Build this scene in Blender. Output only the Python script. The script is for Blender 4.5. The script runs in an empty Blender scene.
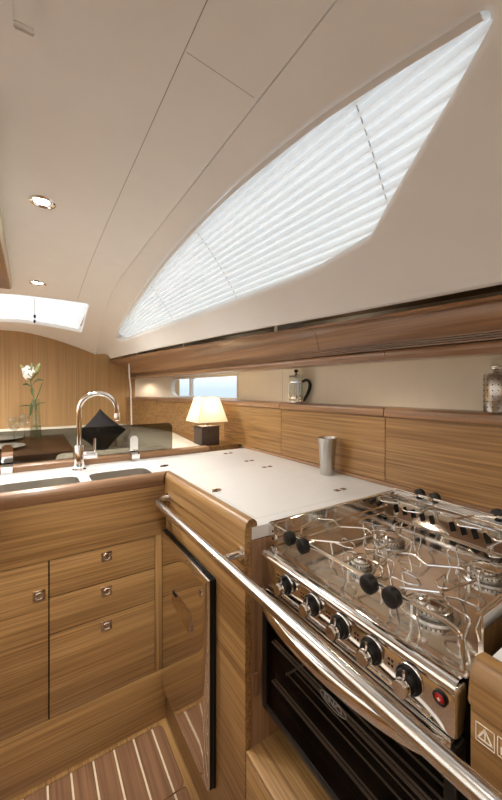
import bpy, bmesh, math, random
from mathutils import Vector, Matrix
from mathutils.geometry import delaunay_2d_cdt
random.seed(7)
SC = bpy.context.scene
COL = SC.collection
PI = math.pi

# ------------------------------------------------------------------ camera, world, light, exposure
YAW = math.atan2(219, 340)
cam_d = bpy.data.cameras.new('camera')
cam = bpy.data.objects.new('camera', cam_d); COL.objects.link(cam)
cam.location = (0, 0, 1.27)
cam.rotation_euler = (PI/2, 0, -YAW)
cam_d.sensor_fit = 'VERTICAL'
cam_d.sensor_height = 36
cam_d.lens = 36*340/800
cam_d.shift_y = -10/800
cam_d.clip_start = .01
SC.camera = cam
SC.view_settings.view_transform = 'Standard'
SC.view_settings.look = 'None'
SC.view_settings.gamma = 1
SC.view_settings.use_curve_mapping = False
SC.view_settings.exposure = 0.33
SC.cycles.use_denoising = True
SC.cycles.max_bounces = 12
SC.cycles.diffuse_bounces = 6
SC.cycles.transparent_max_bounces = 16
SC.cycles.sample_clamp_indirect = 6

W = bpy.data.worlds.new('sky'); SC.world = W; W.use_nodes = True
nt = W.node_tree; nt.nodes.clear()
n_out = nt.nodes.new('ShaderNodeOutputWorld'); n_bg = nt.nodes.new('ShaderNodeBackground')
n_tc = nt.nodes.new('ShaderNodeTexCoord'); n_sx = nt.nodes.new('ShaderNodeSeparateXYZ'); n_rp = nt.nodes.new('ShaderNodeValToRGB')
nt.links.new(n_tc.outputs['Generated'], n_sx.inputs[0]); nt.links.new(n_sx.outputs['Z'], n_rp.inputs[0])
e = n_rp.color_ramp.elements
e[0].position = 0.0; e[0].color = (.42, .50, .58, 1)          # grey water below the horizon
e[1].position = 0.06; e[1].color = (.70, .74, .79, 1)         # pale overcast sky
el = n_rp.color_ramp.elements.new(1.0); el.color = (.95, .98, 1, 1)
nt.links.new(n_rp.outputs[0], n_bg.inputs[0]); n_bg.inputs[1].default_value = SKY = 1.7
nt.links.new(n_bg.outputs[0], n_out.inputs[0])

DOWN_W = 26.0          # watts of each ceiling downlight
UP_W = 50.0             # uplighters added on the unseen walls to lift the ceiling
LAMP_W = 0.7           # table lamp bulb
PUCK_W = 2.8           # little lights under the shelf
WARM = (1.0, .985, .95)
def ip(tab, y):
    # smooth (Catmull-Rom style) interpolation through a table of (key, value)
    n = len(tab)
    if y <= tab[0][0]: return tab[0][1]
    if y >= tab[-1][0]: return tab[-1][1]
    for i in range(n-1):
        if tab[i][0] <= y <= tab[i+1][0]: break
    def m(k):
        a = max(0, k-1); b = min(n-1, k+1)
        return (tab[b][1]-tab[a][1])/(tab[b][0]-tab[a][0])
    x0, y0 = tab[i]; x1, y1 = tab[i+1]; h = x1-x0; t = (y-x0)/h
    return ((2*t**3-3*t**2+1)*y0+(t**3-2*t**2+t)*h*m(i)+(-2*t**3+3*t**2)*y1+(t**3-t**2)*h*m(i+1))
XT=[(-1.2,.38),(1.4,.38),(2.1,.378),(2.4,.398),(2.8,.432),(3.1,.462),(3.35,.492)]
ZT=[(-1.2,1.85),(.8,1.85),(1.4,1.848),(1.75,1.84),(2.05,1.815),(2.35,1.765),(2.7,1.715),(3.1,1.66),(3.25,1.63),(3.35,1.595)]
ZC=[(-1.2,1.885),(.8,1.885),(1.3,1.885),(1.7,1.868),(2.1,1.83),(2.6,1.797),(3.4,1.754)]
XB=[(-1.2,.79),(0,.74),(3.3,.592)]
ZB=[(-1.2,1.45),(0,1.465),(.3,1.4725),(.62,1.483),(1.22,1.5065),(2.2,1.535),(3.3,1.559)]
def T(y): return (ip(XT,y), y, ip(ZT,y))
def B(y):
    yb = y-.07*max(0,(y-2.3)/1.05)**2
    return (ip(XB,yb), yb, ip(ZB,yb))
def mould(y, s):
    a=T(y); b=B(y); k=.028*4*s*(1-s)   # slight outward belly
    return tuple(a[i]+(b[i]-a[i])*s + (k*.7,0,k*.7)[i] for i in range(3))
def ceil_z(x, y):
    xt=ip(XT,y); zt=ip(ZT,y); zc=ip(ZC,y); x0=-.1
    if x<=x0: return zc-.03*max(0,(-.9-x))**2
    return zc-(zc-zt)*((x-x0)/(xt-x0))**1.5

# ------------------------------------------------------------------ helpers
BASE = {}
def link(o, base=(0, 0, 0), parent=None):
    COL.objects.link(o)
    if parent is not None:
        o.parent = parent; BASE[o.name] = BASE[parent.name]
    else:
        o.location = base; BASE[o.name] = Vector(base)
    return o
def tag(o, label=None, cat=None, group=None, kind=None):
    if label: o['label'] = label
    if cat: o['category'] = cat
    if group: o['group'] = group
    if kind: o['kind'] = kind
    return o
def thing(name, loc, label, cat, group=None):
    o = bpy.data.objects.new(name, None); o.empty_display_size = .05
    link(o, loc); return tag(o, label, cat, group)
def obj(name, bm, mat, parent=None, base=None, smooth=35, label=None, flip=True):
    me = bpy.data.meshes.new(name)
    if flip: bmesh.ops.recalc_face_normals(bm, faces=bm.faces)
    if parent is not None: b = BASE[parent.name]
    else:
        if base is None:
            vs = [v.co for v in bm.verts]
            base = (sum(v.x for v in vs)/len(vs), sum(v.y for v in vs)/len(vs), min(v.z for v in vs))
        b = Vector(base)
    bmesh.ops.translate(bm, verts=bm.verts, vec=-b)
    bm.to_mesh(me); bm.free()
    if smooth:
        for p in me.polygons: p.use_smooth = True
        me.set_sharp_from_angle(angle=math.radians(smooth))
    mats = mat if isinstance(mat, (list, tuple)) else [mat]
    for m in mats: me.materials.append(m)
    o = bpy.data.objects.new(name, me)
    link(o, b, parent)
    if label: o['label'] = label
    return o
def struct(name, bm, mat, parent=None, base=(0, 0, 0), **k):
    o = obj(name, bm, mat, parent, base, **k)
    if parent is None: o['kind'] = 'structure'
    return o
def B_(): return bmesh.new()
def merge(bm, t):
    me = bpy.data.meshes.new('tmp'); t.to_mesh(me); t.free(); bm.from_mesh(me); bpy.data.meshes.remove(me)
def box(bm, x0, x1, y0, y1, z0, z1, bev=0, seg=2, mi=0):
    t = bmesh.new()
    bmesh.ops.create_cube(t, size=1)
    bmesh.ops.scale(t, vec=(x1-x0, y1-y0, z1-z0), verts=t.verts)
    bmesh.ops.translate(t, vec=((x0+x1)/2, (y0+y1)/2, (z0+z1)/2), verts=t.verts)
    if bev: bmesh.ops.bevel(t, geom=t.edges[:], offset=bev, segments=seg, profile=.5, affect='EDGES')
    for f in t.faces: f.material_index = mi
    merge(bm, t); return bm
def fillet(pts, r, n=5):
    pts = [Vector(p) for p in pts]; out = [pts[0]]
    for i in range(1, len(pts)-1):
        a, b, c = pts[i-1], pts[i], pts[i+1]
        u = (a-b); v = (c-b); lu, lv = u.length, v.length
        u.normalize(); v.normalize()
        ang = u.angle(v)
        if ang > PI-.02: out.append(b); continue
        d = min(r/math.tan(ang/2), lu*.48, lv*.48)
        p0 = b+u*d; p1 = b+v*d
        for k in range(n+1):
            t = k/n; out.append(p0*(1-t)**2+b*2*t*(1-t)+p1*t*t)
    out.append(pts[-1]); return out
def tube(bm, pts, r, n=10, fil=0, closed=False):
    if fil: pts = fillet(pts, fil)
    pts = [Vector(p) for p in pts]; N = len(pts)
    rr = r if isinstance(r, (list, tuple)) else [r]*N
    prev = None; rings = []
    for i, p in enumerate(pts):
        if closed: t = pts[(i+1) % N]-pts[i-1]
        else: t = pts[min(i+1, N-1)]-pts[max(i-1, 0)]
        t.normalize()
        if prev is None:
            a = Vector((0, 0, 1)) if abs(t.z) < .9 else Vector((1, 0, 0))
            nrm = t.cross(a).normalized()
        else:
            nrm = (prev-t*prev.dot(t)).normalized()
        prev = nrm; bn = t.cross(nrm)
        rings.append([bm.verts.new(p+(nrm*math.cos(2*PI*k/n)+bn*math.sin(2*PI*k/n))*rr[i]) for k in range(n)])
    L = N if closed else N-1
    for i in range(L):
        a, b = rings[i], rings[(i+1) % N]
        for k in range(n): bm.faces.new((a[k], a[(k+1) % n], b[(k+1) % n], b[k]))
    if not closed:
        bm.faces.new(rings[0][::-1]); bm.faces.new(rings[-1])
    return bm
def lathe(bm, prof, c=(0, 0), n=32, axis='z', mat=None):
    # prof: (radius, height) pairs; axis other than z turns the height direction
    rings = []
    for r, h in prof:
        if r < 1e-6: rings.append([bm.verts.new(_ax(0, 0, h, c, axis))])
        else: rings.append([bm.verts.new(_ax(r*math.cos(2*PI*k/n), r*math.sin(2*PI*k/n), h, c, axis)) for k in range(n)])
    for a, b in zip(rings, rings[1:]):
        for k in range(n):
            k2 = (k+1) % n
            if len(a) == 1 and len(b) == 1: break
            if len(a) == 1: bm.faces.new((a[0], b[k], b[k2]))
            elif len(b) == 1: bm.faces.new((a[k], b[0], a[k2]))
            else: bm.faces.new((a[k], a[k2], b[k2], b[k]))
    return bm
def _ax(u, v, h, c, axis):
    if axis == 'z': return (c[0]+u, c[1]+v, h)
    if axis == 'x': return (h, c[0]+u, c[1]+v)      # c = (y, z)
    return (c[0]+u, h, c[1]+v)                      # axis y: c = (x, z)
def prism(bm, pts, axis, a, b):
    # polygon swept along an axis; pts are the two other coordinates in x,y,z order
    def P(p, h):
        if axis == 'x': return (h, p[0], p[1])
        if axis == 'y': return (p[0], h, p[1])
        return (p[0], p[1], h)
    A = [bm.verts.new(P(p, a)) for p in pts]; Bv = [bm.verts.new(P(p, b)) for p in pts]
    n = len(pts)
    for i in range(n): bm.faces.new((A[i], A[(i+1) % n], Bv[(i+1) % n], Bv[i]))
    bm.faces.new(A[::-1]); bm.faces.new(Bv); return bm
def loft(bm, rows, closed=False, mi=0):
    R = [[bm.verts.new(p) for p in row] for row in rows]
    for a, b in zip(R, R[1:]):
        m = len(a)
        for k in range(m if closed else m-1):
            try:
                f = bm.faces.new((a[k], a[(k+1) % m], b[(k+1) % m], b[k])); f.material_index = mi
            except ValueError: pass
    return R
def rrect(x0, x1, y0, y1, r, n=6):
    out = []
    for cx, cy, a0 in ((x1-r, y1-r, 0), (x0+r, y1-r, PI/2), (x0+r, y0+r, PI), (x1-r, y0+r, 1.5*PI)):
        for k in range(n+1):
            a = a0+PI/2*k/n; out.append((cx+r*math.cos(a), cy+r*math.sin(a)))
    return out
def inside(p, poly):
    c = False; j = len(poly)-1
    for i in range(len(poly)):
        a, b = poly[i], poly[j]
        if (a[1] > p[1]) != (b[1] > p[1]) and p[0] < (b[0]-a[0])*(p[1]-a[1])/(b[1]-a[1])+a[0]: c = not c
        j = i
    return c
def sheet(bm, outer, holes, fn, grid=None, mi=0):
    # a surface patch over a 2D domain with holes, mapped to 3D by fn
    pts = []; edges = []
    def ring(r):
        s = len(pts); pts.extend(Vector(p) for p in r)
        edges.extend((s+i, s+(i+1) % len(r)) for i in range(len(r)))
    ring(outer)
    for h in holes: ring(h)
    if grid:
        for p in grid:
            if inside(p, outer) and not any(inside(p, h) for h in holes): pts.append(Vector(p))
    vs, es, fs, _, _, _ = delaunay_2d_cdt(pts, edges, [], 0, 1e-6)
    V = [bm.verts.new(fn(v.x, v.y)) for v in vs]
    for f in fs:
        c = sum((vs[i] for i in f), Vector((0, 0)))/len(f)
        if inside(c, outer) and not any(inside(c, h) for h in holes):
            try: bm.faces.new([V[i] for i in f]).material_index = mi
            except ValueError: pass
    for v in [v for v in bm.verts if not v.link_faces]: bm.verts.remove(v)
    return bm
def slab(bm, outer, holes, z0, z1):
    # flat plate with holes and real thickness
    t = bmesh.new(); sheet(t, outer, holes, lambda x, y: (x, y, z1))
    sheet(t, outer, holes, lambda x, y: (x, y, z0))
    for r in [outer]+list(holes):
        loft(t, [[(p[0], p[1], z1) for p in r], [(p[0], p[1], z0) for p in r]], closed=True)
    bmesh.ops.remove_doubles(t, verts=t.verts, dist=1e-5)
    merge(bm, t); return bm
def copy_tree(o, parent=None):
    c = o.copy(); COL.objects.link(c)
    if parent is not None: c.parent = parent
    for ch in [x for x in BYPARENT.get(o.name, [])]: copy_tree(ch, c)
    return c
BYPARENT = {}
def dup(root, dloc, label=None, rotz=0):
    BYPARENT.clear()
    for x in COL.objects:
        if x.parent: BYPARENT.setdefault(x.parent.name, []).append(x)
    c = copy_tree(root); c.location = Vector(root.location)+Vector(dloc); c.rotation_euler.z = root.rotation_euler.z+rotz
    if label: c['label'] = label
    return c

# ------------------------------------------------------------------ materials
def mat(name, col, rough=.5, metal=0, spec=.5, **k):
    m = bpy.data.materials.new(name); m.use_nodes = True
    p = m.node_tree.nodes['Principled BSDF']
    p.inputs['Base Color'].default_value = (*col, 1); p.inputs['Roughness'].default_value = rough
    p.inputs['Metallic'].default_value = metal; p.inputs['Specular IOR Level'].default_value = spec
    for kk, v in k.items(): p.inputs[kk.replace('_', ' ')].default_value = v
    return m
def speck(m, scale=40, amt=.06, bump=0.0, stretch=(1, 1, 1)):
    # slight procedural unevenness of colour and surface
    nt = m.node_tree; p = nt.nodes['Principled BSDF']; col = p.inputs['Base Color'].default_value[:]
    tc = nt.nodes.new('ShaderNodeTexCoord'); mp = nt.nodes.new('ShaderNodeMapping'); mp.inputs['Scale'].default_value = stretch
    ns = nt.nodes.new('ShaderNodeTexNoise'); ns.inputs['Scale'].default_value = scale; ns.inputs['Detail'].default_value = 4
    nt.links.new(tc.outputs['Object'], mp.inputs[0]); nt.links.new(mp.outputs[0], ns.inputs['Vector'])
    rp = nt.nodes.new('ShaderNodeValToRGB')
    rp.color_ramp.elements[0].position = .3; rp.color_ramp.elements[1].position = .7
    rp.color_ramp.elements[0].color = (*[c*(1-amt) for c in col[:3]], 1)
    rp.color_ramp.elements[1].color = (*[min(1, c*(1+amt)) for c in col[:3]], 1)
    nt.links.new(ns.outputs['Fac'], rp.inputs[0]); nt.links.new(rp.outputs[0], p.inputs['Base Color'])
    if bump:
        b = nt.nodes.new('ShaderNodeBump'); b.inputs['Strength'].default_value = bump; b.inputs['Distance'].default_value = .002
        nt.links.new(ns.outputs['Fac'], b.inputs['Height']); nt.links.new(b.outputs[0], p.inputs['Normal'])
    return m
def wood(name, dark, light, axis, rough=.38, fine=150, along=2.2, coat=.15):
    m = mat(name, light, rough); nt = m.node_tree; p = nt.nodes['Principled BSDF']
    p.inputs['Coat Weight'].default_value = coat; p.inputs['Coat Roughness'].default_value = .25
    tc = nt.nodes.new('ShaderNodeTexCoord')
    def noise(sc, al, det, dist=0):
        mp = nt.nodes.new('ShaderNodeMapping'); s = [sc]*3; s['xyz'.index(axis)] = al; mp.inputs['Scale'].default_value = s
        ns = nt.nodes.new('ShaderNodeTexNoise'); ns.inputs['Scale'].default_value = 1; ns.inputs['Detail'].default_value = det
        ns.inputs['Distortion'].default_value = dist
        nt.links.new(tc.outputs['Object'], mp.inputs[0]); nt.links.new(mp.outputs[0], ns.inputs['Vector']); return ns
    a = noise(fine, along, 4, .15); b = noise(fine*.2, along*.5, 3, .3)
    mx = nt.nodes.new('ShaderNodeMath'); mx.operation = 'MULTIPLY_ADD'; mx.inputs[1].default_value = .68
    m2 = nt.nodes.new('ShaderNodeMath'); m2.operation = 'MULTIPLY'; m2.inputs[1].default_value = .32
    nt.links.new(b.outputs['Fac'], m2.inputs[0]); nt.links.new(a.outputs['Fac'], mx.inputs[0]); nt.links.new(m2.outputs[0], mx.inputs[2])
    rp = nt.nodes.new('ShaderNodeValToRGB'); el = rp.color_ramp.elements
    el[0].position = .36; el[0].color = (*dark, 1); el[1].position = .62; el[1].color = (*light, 1)
    nt.links.new(mx.outputs[0], rp.inputs[0]); nt.links.new(rp.outputs[0], p.inputs['Base Color'])
    return m
def sheer(name, tint, transp, rough=.03, gloss=.1):
    # clear or smoked pane: see-through with a surface reflection
    m = bpy.data.materials.new(name); m.use_nodes = True; nt = m.node_tree; nt.nodes.clear()
    o = nt.nodes.new('ShaderNodeOutputMaterial'); t = nt.nodes.new('ShaderNodeBsdfTransparent'); g = nt.nodes.new('ShaderNodeBsdfGlossy')
    t.inputs[0].default_value = (*[c*transp for c in tint], 1); g.inputs['Roughness'].default_value = rough
    fr = nt.nodes.new('ShaderNodeFresnel'); 
    ge = nt.nodes.new('ShaderNodeNewGeometry'); io = nt.nodes.new('ShaderNodeMath'); io.operation = 'MULTIPLY_ADD'
    io.inputs[1].default_value = 1/1.45-1.45; io.inputs[2].default_value = 1.45
    nt.links.new(ge.outputs['Backfacing'], io.inputs[0]); nt.links.new(io.outputs[0], fr.inputs[0])
    ad = nt.nodes.new('ShaderNodeMath'); ad.operation = 'MULTIPLY'; ad.inputs[1].default_value = gloss/.04*.5
    ad.use_clamp = True
    mx = nt.nodes.new('ShaderNodeMixShader')
    nt.links.new(fr.outputs[0], ad.inputs[0]); nt.links.new(ad.outputs[0], mx.inputs[0])
    nt.links.new(t.outputs[0], mx.inputs[1]); nt.links.new(g.outputs[0], mx.inputs[2]); nt.links.new(mx.outputs[0], o.inputs[0])
    return m
def cloth(name, col, trans=.5):
    # thin fabric that lets light through
    m = bpy.data.materials.new(name); m.use_nodes = True; nt = m.node_tree; nt.nodes.clear()
    o = nt.nodes.new('ShaderNodeOutputMaterial'); d = nt.nodes.new('ShaderNodeBsdfDiffuse'); t = nt.nodes.new('ShaderNodeBsdfTranslucent')
    d.inputs[0].default_value = (*col, 1); t.inputs[0].default_value = (*col, 1)
    mx = nt.nodes.new('ShaderNodeMixShader'); mx.inputs[0].default_value = trans
    nt.links.new(d.outputs[0], mx.inputs[1]); nt.links.new(t.outputs[0], mx.inputs[2]); nt.links.new(mx.outputs[0], o.inputs[0])
    return m
def glow(name, col, s):
    m = mat(name, col, .4); p = m.node_tree.nodes['Principled BSDF']
    p.inputs['Emission Color'].default_value = (*col, 1); p.inputs['Emission Strength'].default_value = s
    return m

OAK_D, OAK_L = (.180, .088, .029), (.375, .213, .078)
M = {}
for ax in 'xyz':
    M['oak_'+ax] = wood('oak_grain_'+ax, OAK_D, OAK_L, ax)
    M['teak_'+ax] = wood('teak_grain_'+ax, (.18, .090, .044), (.32, .178, .090), ax, rough=.30, fine=130, coat=.3)
M['bulk'] = wood('bulkhead_oak', (.31, .180, .070), (.44, .265, .110), 'z', rough=.42, fine=130, along=1.2)
M['sole'] = wood('teak_sole', (.135, .066, .032), (.235, .120, .062), 'y', rough=.35, fine=120)
M['table'] = wood('dark_table_wood', (.10, .045, .022), (.22, .11, .055), 'x', rough=.25)
M['holly'] = speck(mat('holly_strip', (.62, .52, .36), .45))
M['liner'] = speck(mat('warm_white_headliner', (.80, .785, .76), .38, spec=.4), 12, .015)
M['mould'] = speck(mat('warm_white_moulding', (.77, .755, .73), .42, spec=.4), 10, .015)
M['white'] = speck(mat('white_worktop', (.665, .662, .65), .30, spec=.45), 30, .015)
M['hull'] = speck(mat('white_hull_lining', (.82, .755, .63), .45), 20, .015)
M['dark'] = speck(mat('black_shadow_gap', (.010, .009, .008), .9, spec=.08))
M['black'] = speck(mat('black_plastic', (.012, .011, .010), .35, spec=.25), 60, .1)
M['steel'] = speck(mat('polished_steel', (.80, .775, .74), .10, 1), 18, .03)
M['brush'] = speck(mat('brushed_steel', (.70, .67, .63), .28, 1), 40, .06, stretch=(1, 1, .05))
M['mirror'] = speck(mat('mirror_steel', (.80, .76, .71), .055, 1), 6, .02)
M['chrome'] = speck(mat('chrome', (.86, .85, .84), .06, 1), 10, .02)
M['sinksteel'] = speck(mat('satin_sink_steel', (.66, .63, .58), .30, 1), 30, .04)
M['smoked'] = sheer('smoked_acrylic', (.86, .84, .78), .55, gloss=.05)
M['clear'] = sheer('clear_glass', (.96, .98, .97), .96, gloss=.13)
M['pane'] = sheer('window_pane', (.93, .96, .98), .9, gloss=.04)
M['ovenglass'] = speck(mat('dark_oven_glass', (.006, .005, .005), .04, spec=.55), 10, .1)
M['ovenglass_t'] = sheer('dark_oven_glass_pane', (.70, .66, .62), .75, gloss=.02)
M['label_grey'] = speck(mat('grey_print', (.24, .22, .20), .5), 30, .02)
M['blind'] = cloth('white_blind_fabric', (.90, .90, .89), .62)
M['brush_dark'] = speck(mat('satin_steel', (.50, .475, .44), .27, 1), 40, .08, stretch=(1, 1, .05))
M['rail'] = speck(mat('satin_rail_steel', (.70, .68, .65), .19, 1), 30, .04)
M['wire'] = speck(mat('oven_wire', (.85, .82, .78), .4), 30, .05)
M['seam'] = speck(mat('beige_seam', (.40, .36, .32), .8))
M['cord'] = speck(mat('grey_cord', (.5, .48, .46), .6))
M['shade'] = cloth('cream_shade_fabric', (.90, .83, .68), .55)
M['leather'] = speck(mat('brown_leather', (.055, .034, .024), .5), 90, .25, bump=.3)
M['cream'] = speck(mat('cream_upholstery', (.62, .56, .45), .8), 120, .05, bump=.2)
M['cushion'] = speck(mat('black_fabric', (.012, .010, .010), .85), 150, .3, bump=.3)
M['china'] = speck(mat('white_china', (.75, .73, .69), .2), 20, .02)
M['leaf'] = speck(mat('green_leaf', (.045, .085, .022), .45), 50, .35)
M['stem'] = speck(mat('green_stem', (.09, .13, .04), .5), 50, .25)
M['petal'] = speck(mat('white_petal', (.82, .80, .74), .55), 40, .05)
M['bud'] = speck(mat('pale_green_bud', (.30, .36, .14), .5), 40, .25)
M['water'] = sheer('vase_water', (.93, .96, .90), .92, gloss=.03)
M['ring'] = speck(mat('bronzed_chrome', (.60, .52, .44), .18, 1), 20, .05)
M['red'] = speck(mat('red_lens', (.42, .02, .02), .2), 30, .1)
M['label'] = speck(mat('white_print', (.86, .80, .68), .6), 30, .02)
M['lens'] = glow('lit_lamp_lens', (1, .93, .82), 22)
M['puck'] = glow('lit_puck_lens', (1, .9, .75), 10)
M['bulb'] = glow('lit_bulb', (1, .85, .6), 5)

# ================================================================== THE ROOM
YB = 3.4                                             # forward bulkhead
def HX(y): return 1.06-.075*max(0, y-1.4)**2         # face of the lockers along the hull side
def frange(a, b, n): return [a+(b-a)*i/(n-1) for i in range(n)]

# ---- floor: teak sole with holly strips, framed hatch
b = B_(); box(b, -1.75, 1.3, -1.65, YB, -.06, -.004); struct('floor', b, M['dark'])
b = B_()
hatch = rrect(-1.0, .413, 1.033, 1.272, .022)
hatch2 = rrect(-1.0, .413, -1.2, 1.029, .008)
g = .0018
slab(b, [(-1.7, -1.6), (.47, -1.6), (.47, 1.32), (-1.7, 1.32)], [rrect(-1.0-g, .413+g, 1.033-g, 1.272+g, .022+g), rrect(-1.0-g, .413+g, -1.2-g, 1.029+g, .008)], -.004, 0)
struct('trim_6', b, M['oak_y'])
def plank_panel(name, poly, x0, x1, y0, y1, label):
    b = B_(); slab(b, poly, [], -.004, -.0005); o = obj(name, b, M['sole'], base=(0, 0, 0)); tag(o, label, 'floor hatch')
    s = B_(); x = .377
    while x > x0+.03:
        box(s, x-.0028, x+.0028, y0+.001, y1-.001, -.003, .0004); x -= .067
    obj('inlay_strips', s, M['holly'], o, smooth=0)
plank_panel('floor_hatch', hatch, -1.0, .413, 1.033, 1.272, 'teak floor hatch with pale inlaid strips right under the drawers')
plank_panel('floor_hatch', hatch2, -1.0, .413, -1.2, 1.029, 'second striped teak floor hatch, nearer the viewer beyond the cross seam by the fridge')

# ---- walls out of frame and the bulkhead
b = B_(); box(b, -1.75, 1.3, YB, YB+.04, 0, 2.0); struct('wall_far', b, M['bulk'])
b = B_(); pw = rrect(-.9, 2.9, 1.22, 1.58, .10)
for x in (-1.70, -1.74): sheet(b, [(-1.65, 0), (YB, 0), (YB, 2.0), (-1.65, 2.0)], [pw], lambda y, z: (x, y, z))
loft(b, [[(-1.70, y, z) for y, z in pw], [(-1.74, y, z) for y, z in pw]], closed=True)
struct('wall_left', b, M['hull'])
b = B_(); box(b, -1.70, -1.66, -1.6, YB, 0, 1.12, .004); struct('wall_left_panelling', b, M['oak_y'])  # unseen dark panelling, added to deepen reflections in the steel
b = B_(); sheet(b, pw, [], lambda y, z: (-1.735, y, z)); struct('window_4_added', b, M['pane'])  # unseen port-side window, added to bring in daylight
b = B_()
sheet(b, [(-1.75, 0), (1.3, 0), (1.3, 2.0), (-1.75, 2.0)], [[(-.80, 1.30), (-.25, 1.30), (-.25, 1.78), (-.80, 1.78)]], lambda x, z: (x, -1.6, z))  # unseen opening added so daylight enters from behind
sheet(b, [(-1.75, 0), (1.3, 0), (1.3, 2.0), (-1.75, 2.0)], [[(-.80, 1.30), (-.25, 1.30), (-.25, 1.78), (-.80, 1.78)]], lambda x, z: (x, -1.64, z))
struct('wall_back', b, M['oak_x'])

# ---- ceiling with panel seams, skylight opening
def cdom(a, y):
    xt = ip(XT, y); return (-1.72+(xt+1.72)*a, y, ceil_z(-1.72+(xt+1.72)*a, y))
def ca(x, y): return (x+1.72)/(ip(XT, y)+1.72)
sky_xy = [(-.80, 2.47), (-.151, 2.367), (.226, 2.272), (.270, 2.262), (.288, 2.272), (.293, 2.292), (.318, 2.80), (.322, 2.91), (.316, 2.926), (.300, 2.935), (-.197, 3.09), (-.80, 3.22)]
HT = (-.9, -.3, -.5, .5)                              # unseen open roof hatch, added to let in daylight
added_hatch_xy = [(-.92, -.75), (-.37, -.75), (-.37, -.2), (-.92, -.2)]
seam_y = frange(-1.5, 2.24, 26)
seam1 = [(.2242, y) for y in seam_y]+[(.2260, y) for y in seam_y[::-1]]
sx = frange(.229, .372, 6)
seam2 = [(x, .5644) for x in sx]+[(x, .5658) for x in sx[::-1]]
def todom(poly): return [(ca(x, y), y) for x, y in poly]
def dens(poly, d=.05):
    out = []
    for i, p in enumerate(poly):
        q = poly[(i+1) % len(poly)]; n = max(1, int(math.dist(p, q)/d))
        out += [(p[0]+(q[0]-p[0])*k/n, p[1]+(q[1]-p[1])*k/n) for k in range(n)]
    return out
outer = [(0, y) for y in frange(-1.6, YB, 40)]+[(a, YB) for a in frange(.04, .96, 36)]+[(1, y) for y in frange(YB, -1.6, 60)]+[(a, -1.6) for a in frange(.96, .04, 36)]
grid = [(a, y) for a in [.03, .1, .2, .3, .4, .5, .58, .65, .71, .76, .8, .84, .87, .9, .925, .95, .975] for y in frange(-1.57, YB-.03, 52)]
b = B_()
sheet(b, outer, [todom(dens(sky_xy)), todom(dens(added_hatch_xy)), todom(seam1), todom(seam2)], cdom, grid)
for poly in (sky_xy, added_hatch_xy):                       # reveals of the openings
    r = dens(poly)
    loft(b, [[(x, y, ceil_z(x, y)+h) for x, y in r] for h in (0, .05)], closed=True)
struct('ceiling', b, M['liner'])
b = B_(); loft(b, [[(x, y, ceil_z(x, y)+.0012) for x in (.215, .225, .24)] for y in seam_y])
loft(b, [[(x, .559, ceil_z(x, .559)+.0012) for x in sx], [(x, .571, ceil_z(x, .571)+.0012) for x in sx]])
struct('trim_1', b, M['seam'])
# outside skin of the coachroof so that daylight only enters through its openings
b = B_()
sheet(b, outer, [todom(dens(sky_xy)), todom(dens(added_hatch_xy))], lambda a, y: (cdom(a, y)[0], y, cdom(a, y)[2]+.05), grid)
struct('ceiling_deck', b, M['hull'])

# ---- side moulding with the long coach window
WIN = [(2.608,.38),(2.2,.332),(1.783,.266),(1.405,.198),(1.11,.17),(.874,.16),(.694,.17),(.525,.189),(.424,.21),(.315,.24),(.245,.262),(.222,.269),(.21,.276),(.205,.287),(.206,.302),(.211,.317),(.27,.395),(.334,.473),(.431,.599),(.480,.668),(.497,.688),(.525,.699),(.617,.723),(.736,.748),(.99,.760),(1.381,.765),(2.032,.734),(2.542,.648),(2.66,.58),(2.70,.50),(2.68,.43)]
def smooth_ring(r, n=3):
    out = []
    m = len(r)
    for i in range(m):
        p0, p1, p2, p3 = [Vector(r[(i+k-1) % m]) for k in range(4)]
        for k in range(n):
            t = k/n
            if (p2-p1).length > 2.2*min((p1-p0).length, (p3-p2).length): q = p1+(p2-p1)*t
            else: q = .5*(2*p1+(p2-p0)*t+(2*p0-5*p1+4*p2-p3)*t*t+(3*p1-p0-3*p2+p3)*t**3)
            out.append((q.x, q.y))
    return out
WIN = smooth_ring(WIN)
def mnorm(y, s):
    e = 1e-3
    a = Vector(mould(y+e, s))-Vector(mould(y-e, s)); c = Vector(mould(y, s+e))-Vector(mould(y, s-e))
    n = a.cross(c).normalized()
    return n if n.x+n.z > 0 else -n                   # points outboard
def mo(y, s, d): return tuple(Vector(mould(y, s))+mnorm(y, s)*d)
m_outer = [(y, .004) for y in frange(-1.6, 3.35, 70)]+[(3.35, s) for s in frange(.05, 1, 14)]+[(y, 1) for y in frange(3.33, -1.6, 70)]
m_grid = [(y, s) for y in frange(-1.57, 3.33, 80) for s in frange(.04, .97, 22)]
def grown(r, d):
    out = []; m = len(r)
    for i in range(m):
        t = Vector(r[(i+1) % m])-Vector(r[i-1]); t = Vector((t.x, t.y*.55)).normalized()
        out.append((r[i][0]+t.y*d, r[i][1]-t.x*d/.55))
    return out
WG = grown(WIN, .012)
if not inside(WIN[0], WG): WG = grown(WIN, -.012)
b = B_()
sheet(b, m_outer, [WG], mould, m_grid)
loft(b, [[mould(*p) for p in WG], [mo(*p, .002) for p in grown(WG, .002 if inside(WIN[0], WG) else 0)] if False else [mo(*p, .0) for p in WG]], closed=True)
half = [((p[0]+q[0])/2, (p[1]+q[1])/2) for p, q in zip(WIN, WG)]
loft(b, [[mo(*p, 0) for p in WG], [mo(*p, .003) for p in half], [mo(*p, .012) for p in WIN], [mo(*p, .075) for p in WIN]], closed=True)
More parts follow.
